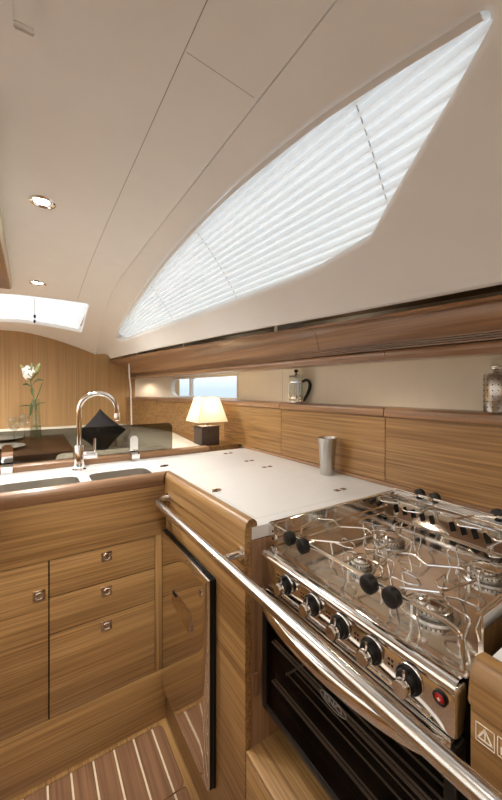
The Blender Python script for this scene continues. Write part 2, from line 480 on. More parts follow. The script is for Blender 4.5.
# return edges: along the bottom and round the far end
yy = frange(-1.6, 3.35, 70)
bt = [mould(y, 1) for y in yy]
loft(b, [bt, [(x+.006, y, z-.004) for x, y, z in bt], [(x+.016, y, z-.003) for x, y, z in bt], [(x+.03, y, z+.012) for x, y, z in bt]])
loft(b, [[mould(3.35, s) for s in frange(0, 1, 16)], [(mould(3.35, s)[0]+.012, mould(3.35, s)[1]+.012, mould(3.35, s)[2]) for s in frange(0, 1, 16)], [(mould(3.35, s)[0]+.03, mould(3.35, s)[1]+.010, mould(3.35, s)[2]+.012) for s in frange(0, 1, 16)]])
tp = [mould(y, .004) for y in yy]
loft(b, [tp, [(x+.006, y, z+.008) for x, y, z in tp], [(x+.004, y, z+.03) for x, y, z in tp]])
bmesh.ops.remove_doubles(b, verts=b.verts, dist=1e-5)
struct('trim_5', b, M['mould'], smooth=40)
b = B_()                                              # outer skin of the coachroof side, open at the window
sheet(b, m_outer, [WIN], lambda y, s: mo(y, s, .075), m_grid); struct('wall_right_outside', b, M['hull'])
b = B_(); sheet(b, WIN, [], lambda y, s: mo(y, s, .07), [p for p in m_grid])
struct('window_1', b, M['pane'])

# pleated blind behind the opening
def cross_u(s):
    xs = []
    for i in range(len(WIN)):
        p, q = WIN[i], WIN[(i+1) % len(WIN)]
        if (p[1] > s) != (q[1] > s): xs.append(p[0]+(q[0]-p[0])*(s-p[1])/(q[1]-p[1]))
    return (min(xs), max(xs)) if len(xs) >= 2 else None
s0, s1 = min(p[1] for p in WIN)+.004, max(p[1] for p in WIN)-.003
NP = 15
bl = thing('pleated_blind', mo(1.2, .76, .035), 'white pleated blind drawn across the long side window, glowing with daylight', 'blind')
rows = []
for k in range(6*NP+1):
    s = s0+(s1-s0)*k/(6*NP); c = cross_u(s)
    rows.append([mo(y, s, .0415-.0075*math.cos(2*PI*k/6)) for y in [min(max(u_, c[0]), c[1]) for u_ in frange(.2, 2.71, 110)]])
b = B_(); loft(b, rows); obj('pleated_fabric', b, M['blind'], bl, smooth=80)
b = B_()
top = [p for p in WIN if p[1] < .40 and .214 < p[0] < 2.3 and (p[0] > .5 or p[1] < .285)]
top.sort()
loft(b, [[mo(y, s+.002, .020) for y, s in top], [mo(y, s+.024, .022) for y, s in top], [mo(y, s+.026, .034) for y, s in top]])
obj('head_rail', b, M['mould'], bl)
for u0, u1 in ((.425, .455), (1.10, 1.13), (1.72, 1.76)):
    sa = .235 if u0 < .6 else (.20 if u0 < 1.3 else .29)
    b = B_(); tube(b, [mo(u0+(u1-u0)*t, sa+(.755-sa)*t*(.80 if u0 < .6 else 1), .041) for t in frange(0, 1, 24)], .0012, 5)
    obj('lift_cord', b, M['cord'], bl)

# ---- skylight glazing and its blind
b = B_(); r = dens(sky_xy)
sheet(b, r, [], lambda x, y: (x, y, ceil_z(x, y)+.045)); struct('window_3', b, M['pane'])
sb = thing('skylight_blind', (-.2, 2.65, 1.82), 'white pleated blind closing the skylight in the ceiling', 'blind')
b = B_(); rows = []
for k in range(37):
    x = -.78+(1.08)*k/36
    ya, yb_ = None, None
    ys = []
    for i in range(len(r)):
        p, q = r[i], r[(i+1) % len(r)]
        if (p[0] > x) != (q[0] > x): ys.append(p[1]+(q[1]-p[1])*(x-p[0])/(q[0]-p[0]))
    ya, yb_ = min(ys), max(ys)
    rows.append([(x, y, ceil_z(x, y)+.020+(.0035 if k % 2 else 0)) for y in frange(ya+.004, yb_-.004, 12)])
loft(b, rows); obj('pleated_fabric', b, M['blind'], sb, smooth=0)
b = B_(); tube(b, [(.012, 2.40, ceil_z(.012, 2.40)+.014), (.018, 2.98, ceil_z(.018, 2.98)+.014)], .0015, 6); obj('lift_cord', b, M['cord'], sb)
for yk in (2.80, 2.955):
    b = B_(); z = ceil_z(.016, yk)+.010; lathe(b, [(0, z-.018), (.007, z-.014), (.007, z+.004), (0, z+.008)], (.016, yk), 12); obj('cord_knob', b, M['black'], sb)

# ---- hull lining above the lockers, with the long portlight
def hull_x(y): return HX(y)+.085
PORT = None
py0, py1, pz0, pz1 = 1.92, 2.80, 1.217, 1.364
pr_ = [(py0, pz0), (py1-.07, pz0)]+[(py1-.07+.07*math.sin(a), (pz0+pz1)/2-(pz1-pz0)/2*math.cos(a)) for a in frange(.15, PI-.15, 9)]+[(py1-.07, pz1), (py0, pz1)]
b = B_()
ho = [(y, 1.15) for y in frange(-1.6, YB, 50)]+[(y, 1.50) for y in frange(YB, -1.6, 50)]
hg = [(y, z) for y in frange(-1.5, YB-.05, 50) for z in (1.2, 1.25, 1.3, 1.4, 1.45)]
prd = dens(pr_, .06)
sheet(b, ho, [prd], lambda y, z: (hull_x(y), y, z), hg)
loft(b, [[(hull_x(y), y, z) for y, z in prd], [(hull_x(y)+.03, y, z) for y, z in prd]], closed=True)
struct('wall_right', b, M['hull'])
b = B_(); sheet(b, prd, [], lambda y, z: (hull_x(y)+.026, y, z)); wn = struct('window_2', b, M['pane'])
b = B_()                                               # white rounded frame and the mullion
lf = [p for p in prd if p[0] > 2.45]
tube(b, [(hull_x(y)-.002, y, z) for y, z in [(2.45, pz0+.004)]+lf[1:-1]+[(2.45, pz1-.004)]], .006, 8); obj('window_frame', b, M['mould'], wn)
b = B_(); box(b, hull_x(2.52)-.004, hull_x(2.52)+.024, 2.505, 2.53, pz0, pz1, .004); obj('mullion', b, M['mould'], wn)
b = B_()
for y in (1.46, 1.90): box(b, hull_x(y)-.0012, hull_x(y)+.001, y-.001, y+.001, 1.2, 1.42)
struct('trim_2', b, M['cord'], smooth=0)
# outer topsides closing the space outboard of the hull lining
b = B_(); loft(b, [[(hull_x(y)+.05, y, z) for y in frange(-1.6, YB, 30)] for z in (0, 1.15)])
loft(b, [[(hull_x(y)+.012, y, 1.44) for y in frange(-1.6, YB, 30)], [(ip(XB, y)+.05, y, ip(ZB, y)+.06) for y in frange(-1.6, YB, 30)]])
struct('wall_right_topsides', b, M['hull'])
b = B_(); box(b, -9, 30, -14, 24, -1.2, -1.1); struct('ground', b, speck(mat('grey_harbour_water', (.10, .13, .16), .15), 3, .2))

# ================================================================== LOCKERS ALONG THE HULL SIDE
def locker(y0, y1, label):
    t = thing('side_locker', (HX((y0+y1)/2), (y0+y1)/2, .955), label, 'locker', 'wooden lockers along the hull side')
    ys = frange(y0+.0015, y1-.0015, 8)
    g = .0
    b = B_()                                            # front panel
    prof = [(0, .945), (.002, 1.172), (.022, 1.172), (.022, .945)]
    loft(b, [[(HX(y)+dx, y, z) for dx, z in prof] for y in ys], closed=True)
    for y, s in ((ys[0], 1), (ys[-1], -1)):
        b.faces.new([b.verts.new((HX(y)+dx, y, z)) for dx, z in prof])
    obj('front_panel', b, M['oak_y'], t)
    b = B_()                                            # rounded teak nosing and shelf top
    prof = [(-.003, 1.173), (-.008, 1.178), (-.010, 1.190), (-.007, 1.201), (.002, 1.2065), (.014, 1.2075), (.084, 1.2075), (.084, 1.190), (.020, 1.173)]
    loft(b, [[(HX(y)+dx, y, z) for dx, z in prof] for y in ys], closed=True)
    for y in (ys[0], ys[-1]): b.faces.new([b.verts.new((HX(y)+dx, y, z)) for dx, z in prof])
    obj('nosing', b, M['teak_y'], t)
locker(-.15, .762, 'long wooden locker behind the stove at the right edge of the picture')
locker(.762, 1.365, 'wooden locker behind the steel tumbler, with the french press on its shelf end')
locker(1.365, 1.93, 'wooden locker lit by the table lamp, just right of the lampshade')
locker(1.93, 2.45, 'wooden locker front directly behind the table lamp')
locker(2.45, 2.90, 'small wooden locker front left of the lampshade')
locker(2.90, 3.395, 'wooden locker front in the far corner beside the bulkhead')
b = B_()                                                # plinth strip under the lockers
loft(b, [[(HX(y)+dx, y, z) for dx, z in ((-.012, .931), (-.012, .944), (.03, .944), (.03, .931))] for y in frange(.0, 1.72, 20)], closed=True)
struct('trim_3', b, M['teak_y'])

# ================================================================== OVERHEAD SHELF
def lip_top(y):
    x, yy, z = ip(XB, y), y, ip(ZB, y)
    return (x+.045 if y < 1.5 else x+.045-.03*min(1, (y-1.5)/1.5), z-.016)
LX = [(-1.2, .80), (1.4, .80), (2.4, .79), (3.4, .777)]
LZ = [(-1.2, 1.343), (.3, 1.347), (.6, 1.352), (1.43, 1.359), (3.4, 1.374)]
sh = thing('overhead_shelf', (.82, 1.2, 1.35), 'long curved wooden shelf under the side window, above the lockers', 'shelf')
def lip_prof(y):
    xt, zt = lip_top(y); xl = ip(LX, y); zl = ip(LZ, y); k = min(1, max(0, (y-.6)/2.4))
    zk = zl+.118-.004*k
    xa = xt+(xl-xt)*.75
    return [(xt, zt), (xt+.003, zt-.007), (xt+(xl-xt)*.35, zt+(zk-zt)*.55-.004), (xa, zk-.014+.004*k), (xl-.008+.004*k, zk-.034), (xl-.001, zk-.055), (xl+.003, zl+.052), (xl+.008, zl+.047)]
def inner_prof(y):
    xl = ip(LX, y); zl = ip(LZ, y)
    return [(xl+.012, zl+.047), (xl+.012, zl+.004)]
def bead_prof(y):
    xl = ip(LX, y); zl = ip(LZ, y)
    return [(xl+.010, zl+.026), (xl+.004, zl+.024), (xl, zl+.016), (xl+.001, zl+.006), (xl+.008, zl), (xl+.02, zl), (xl+.03, zl+.002), (xl+.2, zl+.012)]
def ext(prof, y0, y1, n=30, mat_=None, name='valance'):
    b = B_(); ys = frange(y0, y1, n)
    rows = [[(x, y, z) for x, z in prof(y)] for y in ys]
    loft(b, rows)
    thick = [[(x+.014, y, z+.003) for x, z in prof(y)] for y in ys]
    loft(b, thick)
    for e in (0, -1):
        loft(b, [rows[e], thick[e]])
    loft(b, [[r[0] for r in rows], [r[0] for r in thick]]); loft(b, [[r[-1] for r in rows], [r[-1] for r in thick]])
    bmesh.ops.remove_doubles(b, verts=b.verts, dist=1e-6)
    return obj(name, b, mat_ or M['teak_y'], sh, smooth=50)
ext(lip_prof, -1.0, .829, 26); ext(lip_prof, .831, 3.392, 44)
ext(bead_prof, -1.0, .577, 20, name='bead'); ext(bead_prof, .579, 3.392, 40, name='bead')
for k in range(4):                                       # vent slats between face and bead
    b = B_(); ys = frange(-1.0, 3.39, 40); h = .028+.0052*k
    loft(b, [[(ip(LX, y)+dx, y, ip(LZ, y)+h+dz) for dx, dz in ((.0035, 0), (.0035, .003), (.02, .003), (.02, 0))] for y in ys], closed=True)
    obj('vent_slat', b, M['teak_y'], sh, smooth=0)
b = B_(); ys = frange(-1.0, 3.39, 40)
loft(b, [[(ip(LX, y)+.021, y, ip(LZ, y)+h) for h in (.01, .06)] for y in ys]); obj('vent_backing', b, M['dark'], sh)
b = B_()                                                 # underside board reaching the hull and the end panel
loft(b, [[(ip(LX, y)+.03, y, ip(LZ, y)+.012), (hull_x(y)-.002, y, ip(LZ, y)+.022)] for y in ys])
obj('soffit', b, M['hull'], sh)
b = B_()
for y in (1.0, 1.8, 2.6):             # dividers seen in the dark slot over the shelf
    xt, zt = lip_top(y); box(b, xt+.012, xt+.26, y-.010, y+.010, zt+.003, zt+.05); obj('divider', b, M['mould'], sh); b = B_()
b.free()
b = B_(); loft(b, [[(ip(XB, y)+.034, y, ip(ZB, y)+.02), (ip(XB, y)+.30, y, ip(ZB, y)+.03), (ip(XB, y)+.32, y, ip(ZB, y)-.06)] for y in ys]); obj('shelf_back', b, M['oak_y'], sh)
def puck(y, label, k=1):
    x = min(ip(LX, y)+.09, hull_x(y)-.12); z = ip(LZ, y)+.0165
    t = thing('puck_light', (x, y, z), label, 'light', 'small lights under the overhead shelf')
    b = B_(); lathe(b, [(.016, z-.004), (.024, z-.006), (.028, z-.002), (.028, z+.003)], (x, y), 24); obj('bezel', b, M['steel'], t)
    b = B_(); lathe(b, [(0, z-.003), (.016, z-.003), (.016, z+.001), (0, z+.001)], (x, y), 24); obj('lens', b, M['puck'], t)
    L = bpy.data.lights.new('puck_lamp', 'SPOT'); L.energy = PUCK_W*k; L.color = (1, .84, .64); L.spot_size = 2.7; L.spot_blend = .6; L.shadow_soft_size = .02
    o = bpy.data.objects.new('puck_lamp', L); link(o, (0, 0, 0)); o.parent = t; o.location = (0, 0, -.009)
puck(1.46, 'small round light hidden under the overhead shelf near the french press')
puck(.78, 'small round light hidden under the overhead shelf above the tumbler')
puck(.10, 'small round light hidden under the overhead shelf at the right edge')
puck(2.16, 'small round light hidden under the overhead shelf above the portlight')
puck(3.12, 'small round light hidden under the overhead shelf near the bulkhead', 3)
b = B_(); tube(b, [(.700, 3.02, 1.52), (.703, 3.02, 1.40), (.716, 3.02, 1.27), (.720, 3.02, 1.05), (.722, 3.02, .958)], .006, 8, fil=.05)
tag(obj('hanging_cord', b, M['mould']), 'thin white cord hanging from the overhead shelf beside the far lockers', 'cord')

# ================================================================== SINK CABINET (faces the viewer)
FY = 1.302; FX = .437
sc = thing('sink_cabinet', (-.2, FY, 0), 'wooden galley cabinet under the sinks with one door and three drawers', 'cabinet')
b = B_(); box(b, -1.0, FX-.0, FY-.0096, FY+.01, .0, .898); obj('carcass', b, M['dark'], sc, smooth=0)  # black carcass stands in for the shadow inside the seams
b = B_(); box(b, -1.0, FX, FY-.014, FY-.0098, .7145, .905, .001); obj('fascia', b, M['oak_x'], sc)
b = B_(); box(b, -1.0, FX, FY-.014, FY-.0098, 0, .1935, .001); obj('kick_panel', b, M['oak_x'], sc)
b = B_(); box(b, .3955, FX, FY-.014, FY-.0098, .1945, .7135, .001); obj('corner_post', b, M['oak_z'], sc)
def latch(par, x, z, name='push_knob'):
    b = B_(); box(b, x-.018, x+.018, FY-.019, FY-.013, z-.0165, z+.0165, .002)
    o = obj(name, b, M['ring'], par)
    b = B_(); lathe(b, [(.0125, FY-.019), (.0125, FY-.0215), (.0105, FY-.023), (.0085, FY-.0205), (0, FY-.0205)], (x, z), 24, 'y'); merge_to(o, b)
def merge_to(o, b):
    bmesh.ops.recalc_face_normals(b, faces=b.faces)
    bmesh.ops.translate(b, verts=b.verts, vec=-BASE[o.name])
    b.from_mesh(o.data); b.to_mesh(o.data); b.free()
    for p in o.data.polygons: p.use_smooth = True
    o.data.set_sharp_from_angle(angle=math.radians(35))
for x0, x1, kx in ((-.42, .0445, .019), (-.89, -.424, -.45)):
    b = B_(); box(b, x0, x1, FY-.014, FY-.0098, .1955, .7125, .0012); d = obj('door', b, M['oak_x'], sc); latch(d, kx, .610)
for z0, z1 in ((.5924, .7120), (.4712, .5892), (.1960, .4680)):
    b = B_(); box(b, .0485, .3935, FY-.014, FY-.0098, z0, z1, .0012); d = obj('drawer', b, M['oak_x'], sc); latch(d, .2215, z1-.029)
# ---- worktop
wt = thing('worktop', (.6, 1.3, .90), 'white galley worktop running from the sinks round to the stove', 'worktop')
sinkL = rrect(-.115, .150, 1.352, 1.514, .045); sinkR = rrect(.188, .416, 1.352, 1.512, .045)
lidp = [(.500, .748), (.887, .748), (.887, 1.300), (.500, 1.300)]
lidg = [(.4985, .7465), (.8885, .7465), (.8885, 1.3015), (.4985, 1.3015)]
wo = [(-1.0, FY+.02), (FX+.02, FY+.02), (FX+.02, .704), (1.062, .704)]+[(HX(y)+.004, y) for y in frange(.8, 1.70, 8)]+[(-1.0, 1.70)]
wo = [(-1.0, FY+.02), (FX+.02, FY+.02), (FX+.02, .704), (1.062, .704), (1.062, 1.4), (1.055, 1.70), (-1.0, 1.70)]
b = B_(); slab(b, wo, [sinkL, sinkR, lidg], .90, .93)
box(b, .49, .90, .74, 1.31, .902, .925)
obj('counter_slab', b, M['white'], wt, smooth=20)
b = B_(); slab(b, lidp, [], .926, .93); ld = obj('fridge_lid', b, M['white'], wt, smooth=20)
def finger_ring(x, y, rot, par=None, n=1):
    b = B_()
    for k in range(n):
        cx = x+math.cos(rot)*.036*k; cy = y+math.sin(rot)*.036*k
        ring = [(cx+.019*math.cos(a)*math.cos(rot)-.010*math.sin(a)*math.sin(rot), cy+.019*math.cos(a)*math.sin(rot)+.010*math.sin(a)*math.cos(rot), .931) for a in frange(0, 2*PI-.3, 20)]
        tube(b, ring, .003, 6, closed=True)
    o = obj('finger_pull', b, M['ring'], wt)
    b = B_(); lathe(b, [(0, .9303), (.011, .9305), (.011, .929)], (x+.006*math.cos(rot), y+.006*math.sin(rot)), 16); obj('pull_recess', b, M['dark'], o)
finger_ring(.496, 1.485, .35); finger_ring(.522, 1.03, .2)
for x, y in ((.882, 1.597), (.874, 1.374), (.872, 1.224), (.880, .808)):
    b = B_(); box(b, x-.024, x-.004, y-.009, y+.009, .9295, .932, .001); box(b, x+.006, x+.026, y-.009, y+.009, .9295, .932, .001); obj('lid_hinge', b, M['ring'], wt)
# fiddle rails: raised teak edging with a curled top
def fiddle_prof(o): return [(-.003, .902), (-.006, .908), (-.006, .930), (-.002, .943), (.006, .9495), (.016, .951), (.026, .949), (.033, .943), (.036, .935), (.034, .929), (.020, .929), (.008, .902)]
def fprism(pts, axis, a, c, mat_, par, name='fiddle'):
    b = B_(); prism(b, pts, axis, a, c); return obj(name, b, mat_, par, smooth=60)
def xrun(par, x0, x1, y): return fprism([(y-.012+o, z) for o, z in fiddle_prof(0)], 'x', x0, x1, M['teak_x'], par)
# mitred corner run
b = B_(); P = fiddle_prof(0)
rowA = [(-1.0, FY-.012+o, z) for o, z in P]; rowB = [(FX+o*1.0-.004, FY-.012+o, z) for o, z in P]
loft(b, [rowA, rowB], closed=True); obj('fiddle', b, M['teak_x'], wt, smooth=60)
P2 = [(-.001, .868), (-.0005, .900), (0, .925), (.004, .941), (.011, .949), (.020, .951), (.029, .948), (.035, .941), (.036, .933), (.032, .9255), (.024, .915), (.020, .900), (.019, .868)]
b = B_(); rowA = [(FX-.004+o, FY-.012+o, z) for o, z in P2]; rowB = [(FX-.0+o, .706, z) for o, z in P2]
loft(b, [rowA, rowB], closed=True); b.faces.new([b.verts.new(p) for p in rowB]); obj('fiddle', b, M['oak_y'], wt, smooth=60)
# ---- sinks
def bowl(name, r, label):
    t = thing(name, ((r[0]+r[1])/2, 1.43, .78), label, 'sink', 'pair of steel sinks')
    b = B_(); rings = []
    for ins, z, rad in ((0, .929, .045), (.001, .90, .044), (.004, .80, .042), (.010, .785, .038), (.024, .779, .028), (.05, .777, .012)):
        rings.append([(x, y, z) for x, y in rrect(r[0]+ins, r[1]-ins, 1.352+ins, r[2]-ins, rad)])
    R = loft(b, rings, closed=True); b.faces.new(R[-1])
    loft(b, [rings[0], [(x, y, .9285) for x, y in rrect(r[0]-.0005, r[1]+.0005, 1.3515, r[2]+.0005, .0455)]], closed=True)
    obj('bowl', b, M['sinksteel'], t, flip=False)
    for dx in (0,):
        cx = (r[0]+r[1])/2; b = B_(); lathe(b, [(0, .7775), (.016, .7775), (.020, .780), (.032, .781), (.034, .777)], (cx, 1.43), 24); obj('drain', b, M['chrome'], t)
    # mixer overflow plate on the far side of the bowl
    return t
bowl('sink', (-.115, .150, 1.514), 'left steel sink bowl, the longer one, in front of the faucet')
bowl('sink', (.188, .416, 1.512), 'right steel sink bowl, the shorter one, near the corner of the worktop')
# ---- faucet
fx, fy = .168, 1.61
fa = thing('faucet', (fx, fy, .93), 'tall chrome kitchen faucet with a gooseneck spout behind the sinks', 'faucet')
b = B_(); lathe(b, [(0, .930), (.029, .930), (.029, .934), (.024, .937), (.0215, .94), (.0215, 1.030), (.019, 1.036), (.0125, 1.038), (0, 1.038)], (fx, fy), 28); obj('base', b, M['chrome'], fa)
b = B_(); R_ = .073; zc_ = 1.182
arc = [(fx, fy, 1.03), (fx, fy, 1.10), (fx, fy, zc_)]+[(fx+R_-R_*math.cos(a), fy-.012*(1-math.cos(a)), zc_+R_*math.sin(a)) for a in frange(.15, PI, 18)]
ex, ey = fx+2*R_, fy-.024
arc += [(ex+.001, ey, zc_-.018), (ex+.002, ey, zc_-.025)]
tube(b, arc, .0105, 14); obj('spout', b, M['chrome'], fa)
b = B_(); lathe(b, [(0, zc_-.047), (.010, zc_-.047), (.0125, zc_-.044), (.0125, zc_-.020), (.011, zc_-.014)], (ex+.002, ey), 20); obj('aerator', b, M['chrome'], fa)
b = B_(); tube(b, [(fx+.018, fy-.004, .992), (fx+.070, fy-.014, .992)], [.0165, .0165], 16); lv = obj('lever', b, M['chrome'], fa)
b = B_(); tube(b, [(fx+.058, fy-.012, 1.0), (fx+.059, fy-.012, 1.03), (fx+.060, fy-.012, 1.062)], [.0065, .006, .0055], 10); obj('lever_pin', b, M['chrome'], lv)
# ---- partition rail and smoked screen
b = B_(); prism(b, [(1.703, .9305), (1.701, .948), (1.706, .957), (1.735, .960), (1.762, .957), (1.765, .948), (1.765, .9305)], 'x', -1.0, .822)
tag(obj('partition_rail', b, M['teak_x'], smooth=60), 'low wooden rail behind the sinks carrying the smoked screen', 'rail')
gs = thing('glass_screen', (.1, 1.735, .96), 'low smoked see-through screen standing behind the sinks', 'screen')
ol = [(-.9, .957), (.615, .957), (.622, .963)]+[(.597+.025*math.cos(a), 1.073+.025*math.sin(a)) for a in frange(0, PI/2, 7)]+[(-.9, 1.098)]
b = B_(); prism(b, ol, 'y', 1.731, 1.739); obj('pane', b, M['smoked'], gs, smooth=20)
for x in (-.086, .424):
    b = B_()
    sec = [(1.690, .9315), (1.690, .958), (1.7245, .966), (1.7245, .970), (1.7305, .970), (1.7305, .961), (1.700, .955), (1.700, .9315)]
    prism(b, sec, 'x', x-.019, x+.019)
    prism(b, [(x-.019, .965), (x+.019, .965)]+[(x+.019*math.cos(a), 1.026+.019*math.sin(a)) for a in frange(0, PI, 13)], 'y', 1.7245, 1.7305)
    obj('clip', b, M['chrome'], gs)

# ================================================================== FRIDGE CABINET (right leg of the galley)
fc = thing('fridge_cabinet', (FX, 1.0, 0), 'wooden cabinet beside the stove with a steel fridge door in its front', 'cabinet')
b = B_(); box(b, FX, FX+.018, .7055, FY-.015, .0, .8675, .0008); obj('front_panel', b, M['oak_y'], fc)
b = B_(); box(b, FX+.0185, 1.05, .7015, .714, .0, .898, .0008); obj('side_panel', b, M['teak_z'], fc)
b = B_(); box(b, FX+.0185, .60, .715, FY+.003, .0, .86); obj('carcass', b, M['dark'], fc, smooth=0)
fr = thing('fridge', (.42, 1.07, .14), 'mirror-polished steel fridge door set in the wooden galley front', 'fridge')
y0, y1, z0, z1 = .862, 1.279, .148, .737
b = B_()
def dome(y, z):
    # flat face with softly rounded margins
    m = .026
    dy = min(y-y0, y1-y)/m; dz = min(z-z0, z1-z)/m
    f = lambda t: 0 if t >= 1 else (1-math.sqrt(max(0, 1-(1-t)**2)))
    return .4085+.007*max(f(dy), f(dz))
ys = [y0, y0+.001, y0+.003, y0+.007, y0+.013, y0+.019, y0+.026]+frange(y0+.05, y1-.05, 8)+[y1-.026, y1-.019, y1-.013, y1-.007, y1-.003, y1-.001, y1]
zs = [z0, z0+.001, z0+.003, z0+.007, z0+.013, z0+.019, z0+.026]+frange(z0+.05, z1-.05, 8)+[z1-.026, z1-.019, z1-.013, z1-.007, z1-.003, z1-.001, z1]
loft(b, [[(dome(y, z), y, z) for z in zs] for y in ys])
ring = [(y, z0) for y in ys]+[(y1, z) for z in zs[1:]]+[(y, z1) for y in ys[::-1][1:]]+[(y0, z) for z in zs[::-1][1:-1]]
loft(b, [[(dome(y, z), y, z) for y, z in ring], [(.418, y, z) for y, z in ring]], closed=True)
bmesh.ops.remove_doubles(b, verts=b.verts, dist=1e-6)
obj('door', b, M['mirror'], fr, smooth=60)
b = B_(); box(b, .4182, .4280, y0-.002, y1-.001, z0+.002, z1-.001, .002); box(b, .4284, .4368, y0-.004, y1-.001, z0+.001, z1+.001, .002); obj('gasket', b, M['black'], fr)
b = B_(); q = [(1.128, .586), (.972, .590), (.972, .530), (1.122, .546)]
prism(b, q, 'x', .4060, .4095)
for v in b.verts:
    if v.co.x < .408: v.co.x = .4078 if v.co.z > .57 else .4000
h = obj('handle', b, M['ring'], fr)
b = B_(); prism(b, [(1.126, .583), (1.085, .583), (1.120, .548)], 'x', .4052, .4062); obj('handle_recess', b, M['dark'], h, smooth=0)
b = B_(); prism(b, [(1.02, .7375), (.93, .7375), (.93, .7362), (1.02, .7362)], 'x', .412, .42); b.free()

# ---- grab rail in front of the galley
gr = thing('grab_rail', (.38, .6, .86), 'long polished steel grab rail running across the fridge and stove fronts', 'grab rail')
b = B_(); tube(b, [(.436, 1.255, .862), (.398, 1.252, .862), (.381, 1.215, .862), (.380, 1.10, .862), (.380, -.5, .866)], .0125, 20, fil=.03); obj('rail', b, M['rail'], gr)
for y in (.722, .10):
    b = B_(); tube(b, [(.384, y, .864), (.4365, y, .864)], .0085, 14); lathe(b, [(0, .431), (.016, .431), (.016, .4365), (0, .4365)], (y, .864), 24, 'x'); obj('bracket', b, M['steel'], gr)
b = B_(); lathe(b, [(.0125, .431), (.018, .431), (.018, .4365), (0, .4365)], (1.255, .862), 24, 'x'); obj('bracket', b, M['steel'], gr)

# ---- plinth below the stove, right-hand cabinet
sp = thing('stove_plinth', (.7, .45, 0), 'low wooden ledge below the oven door', 'plinth')
b = B_(); box(b, FX, FX+.018, .2015, .7005, 0, .380, .0008); obj('front_panel', b, M['oak_y'], sp)
b = B_(); box(b, FX, 1.04, .2015, .7005, .381, .393, .0015); obj('top_board', b, M['oak_y'], sp)
b = B_(); box(b, 1.042, 1.056, .2, .7, .0, .898); struct('trim_4', b, M['teak_y'])
rc = thing('counter_cabinet', (FX, .0, 0), 'wooden cabinet end with curled edge right of the stove, at the picture edge', 'cabinet')
b = B_(); box(b, FX, FX+.018, -1.0, .198, .0, .898, .0008); obj('front_panel', b, M['oak_y'], rc)
b = B_(); box(b, FX+.0185, 1.05, .186, .1985, .0, .898, .0008); obj('side_panel', b, M['oak_z'], rc)
b = B_(); box(b, FX+.02, 1.062, -1.0, .1985, .90, .93, .001); obj('counter_top', b, M['white'], rc)
b = B_(); box(b, 1.012, 1.060, .1990, .7035, .905, .93, .001); tag(obj('counter_strip', b, M['white']), 'narrow white counter strip behind the stove, under the lockers', 'counter')
P3 = [(-.003, .895), (-.0045, .905), (-.004, .925), (0, .938), (.008, .9475), (.018, .951), (.029, .949), (.038, .943), (.043, .934), (.043, .926), (.034, .912), (.030, .895)]
b = B_(); prism(b, [(FX+o, z) for o, z in P3], 'y', -1.0, .199); bmesh.ops.bevel(b, geom=[e for e in b.edges if all(abs(v.co.y-.199) < 1e-5 for v in e.verts)], offset=.003, segments=2, affect='EDGES'); obj('fiddle', b, M['oak_y'], rc, smooth=60)
def sticker(yc, zc, kind):
    x = FX-.0006
    b = B_()
    def ln(p, q, w=.0011):
        d = Vector((q[0]-p[0], q[1]-p[1])).normalized(); n = Vector((-d.y, d.x))*w/2; d = d*w/2
        prism(b, [(p[0]-d.x+n.x, p[1]-d.y+n.y), (q[0]+d.x+n.x, q[1]+d.y+n.y), (q[0]+d.x-n.x, q[1]+d.y-n.y), (p[0]-d.x-n.x, p[1]-d.y-n.y)], 'x', x, x+.0007)
    h = .0105
    fr_ = [(yc-h*.9, zc-h), (yc+h*.9, zc-h), (yc+h*.9, zc+h), (yc-h*.9, zc+h)]
    for i in range(4): ln(fr_[i], fr_[(i+1) % 4], .0008)
    if kind == 0:
        tr = [(yc-.0072, zc-.0062), (yc+.0072, zc-.0062), (yc, zc+.0068)]
        for i in range(3): ln(tr[i], tr[(i+1) % 3], .0017)
        ln((yc, zc+.0030), (yc, zc-.0016), .0013); ln((yc, zc-.0036), (yc, zc-.0042), .0013)
    else:
        prism(b, [(yc-.0065, zc-.007), (yc+.0065, zc-.007), (yc+.0065, zc+.001), (yc-.0065, zc+.001)], 'x', x, x+.0007)
    obj('warning_label', b, M['label'], rc, smooth=0, label='white printed warning triangle' if kind == 0 else 'white printed pictogram')
sticker(.1825, .8725, 0); sticker(.1605, .8735, 1)

# ================================================================== STOVE
SX0, SX1, SY0, SY1 = .478, 1.000, .233, .690
st = thing('stove', (.74, .46, .48), 'stainless steel four-burner gas stove with oven, hung in the galley counter', 'stove')
b = B_()                                               # oven body shell open to the front
box(b, SX0+.03, SX1, SY0+.004, SY0+.014, .49, .865); box(b, SX0+.03, SX1, SY1-.014, SY1-.004, .49, .865)
box(b, SX1-.01, SX1, SY0+.014, SY1-.014, .49, .865); box(b, SX0+.03, SX1-.01, SY0+.014, SY1-.014, .49, .50); box(b, SX0+.03, SX1-.01, SY0+.014, SY1-.014, .775, .785)
obj('body', b, M['dark'], st, smooth=0)
b = B_(); box(b, SX0-.002, SX0+.03, SY0, SY1, .797, .866, .006, 3); cp = obj('control_panel', b, M['steel'], st)
b = B_()                                               # stretched-out lip at the panel's lower margin
tube(b, [(SX0-.0025, SY0+.035, .8065), (SX0-.0025, SY1-.035, .8065)], .0022, 8); obj('panel_trim', b, M['chrome'], cp)
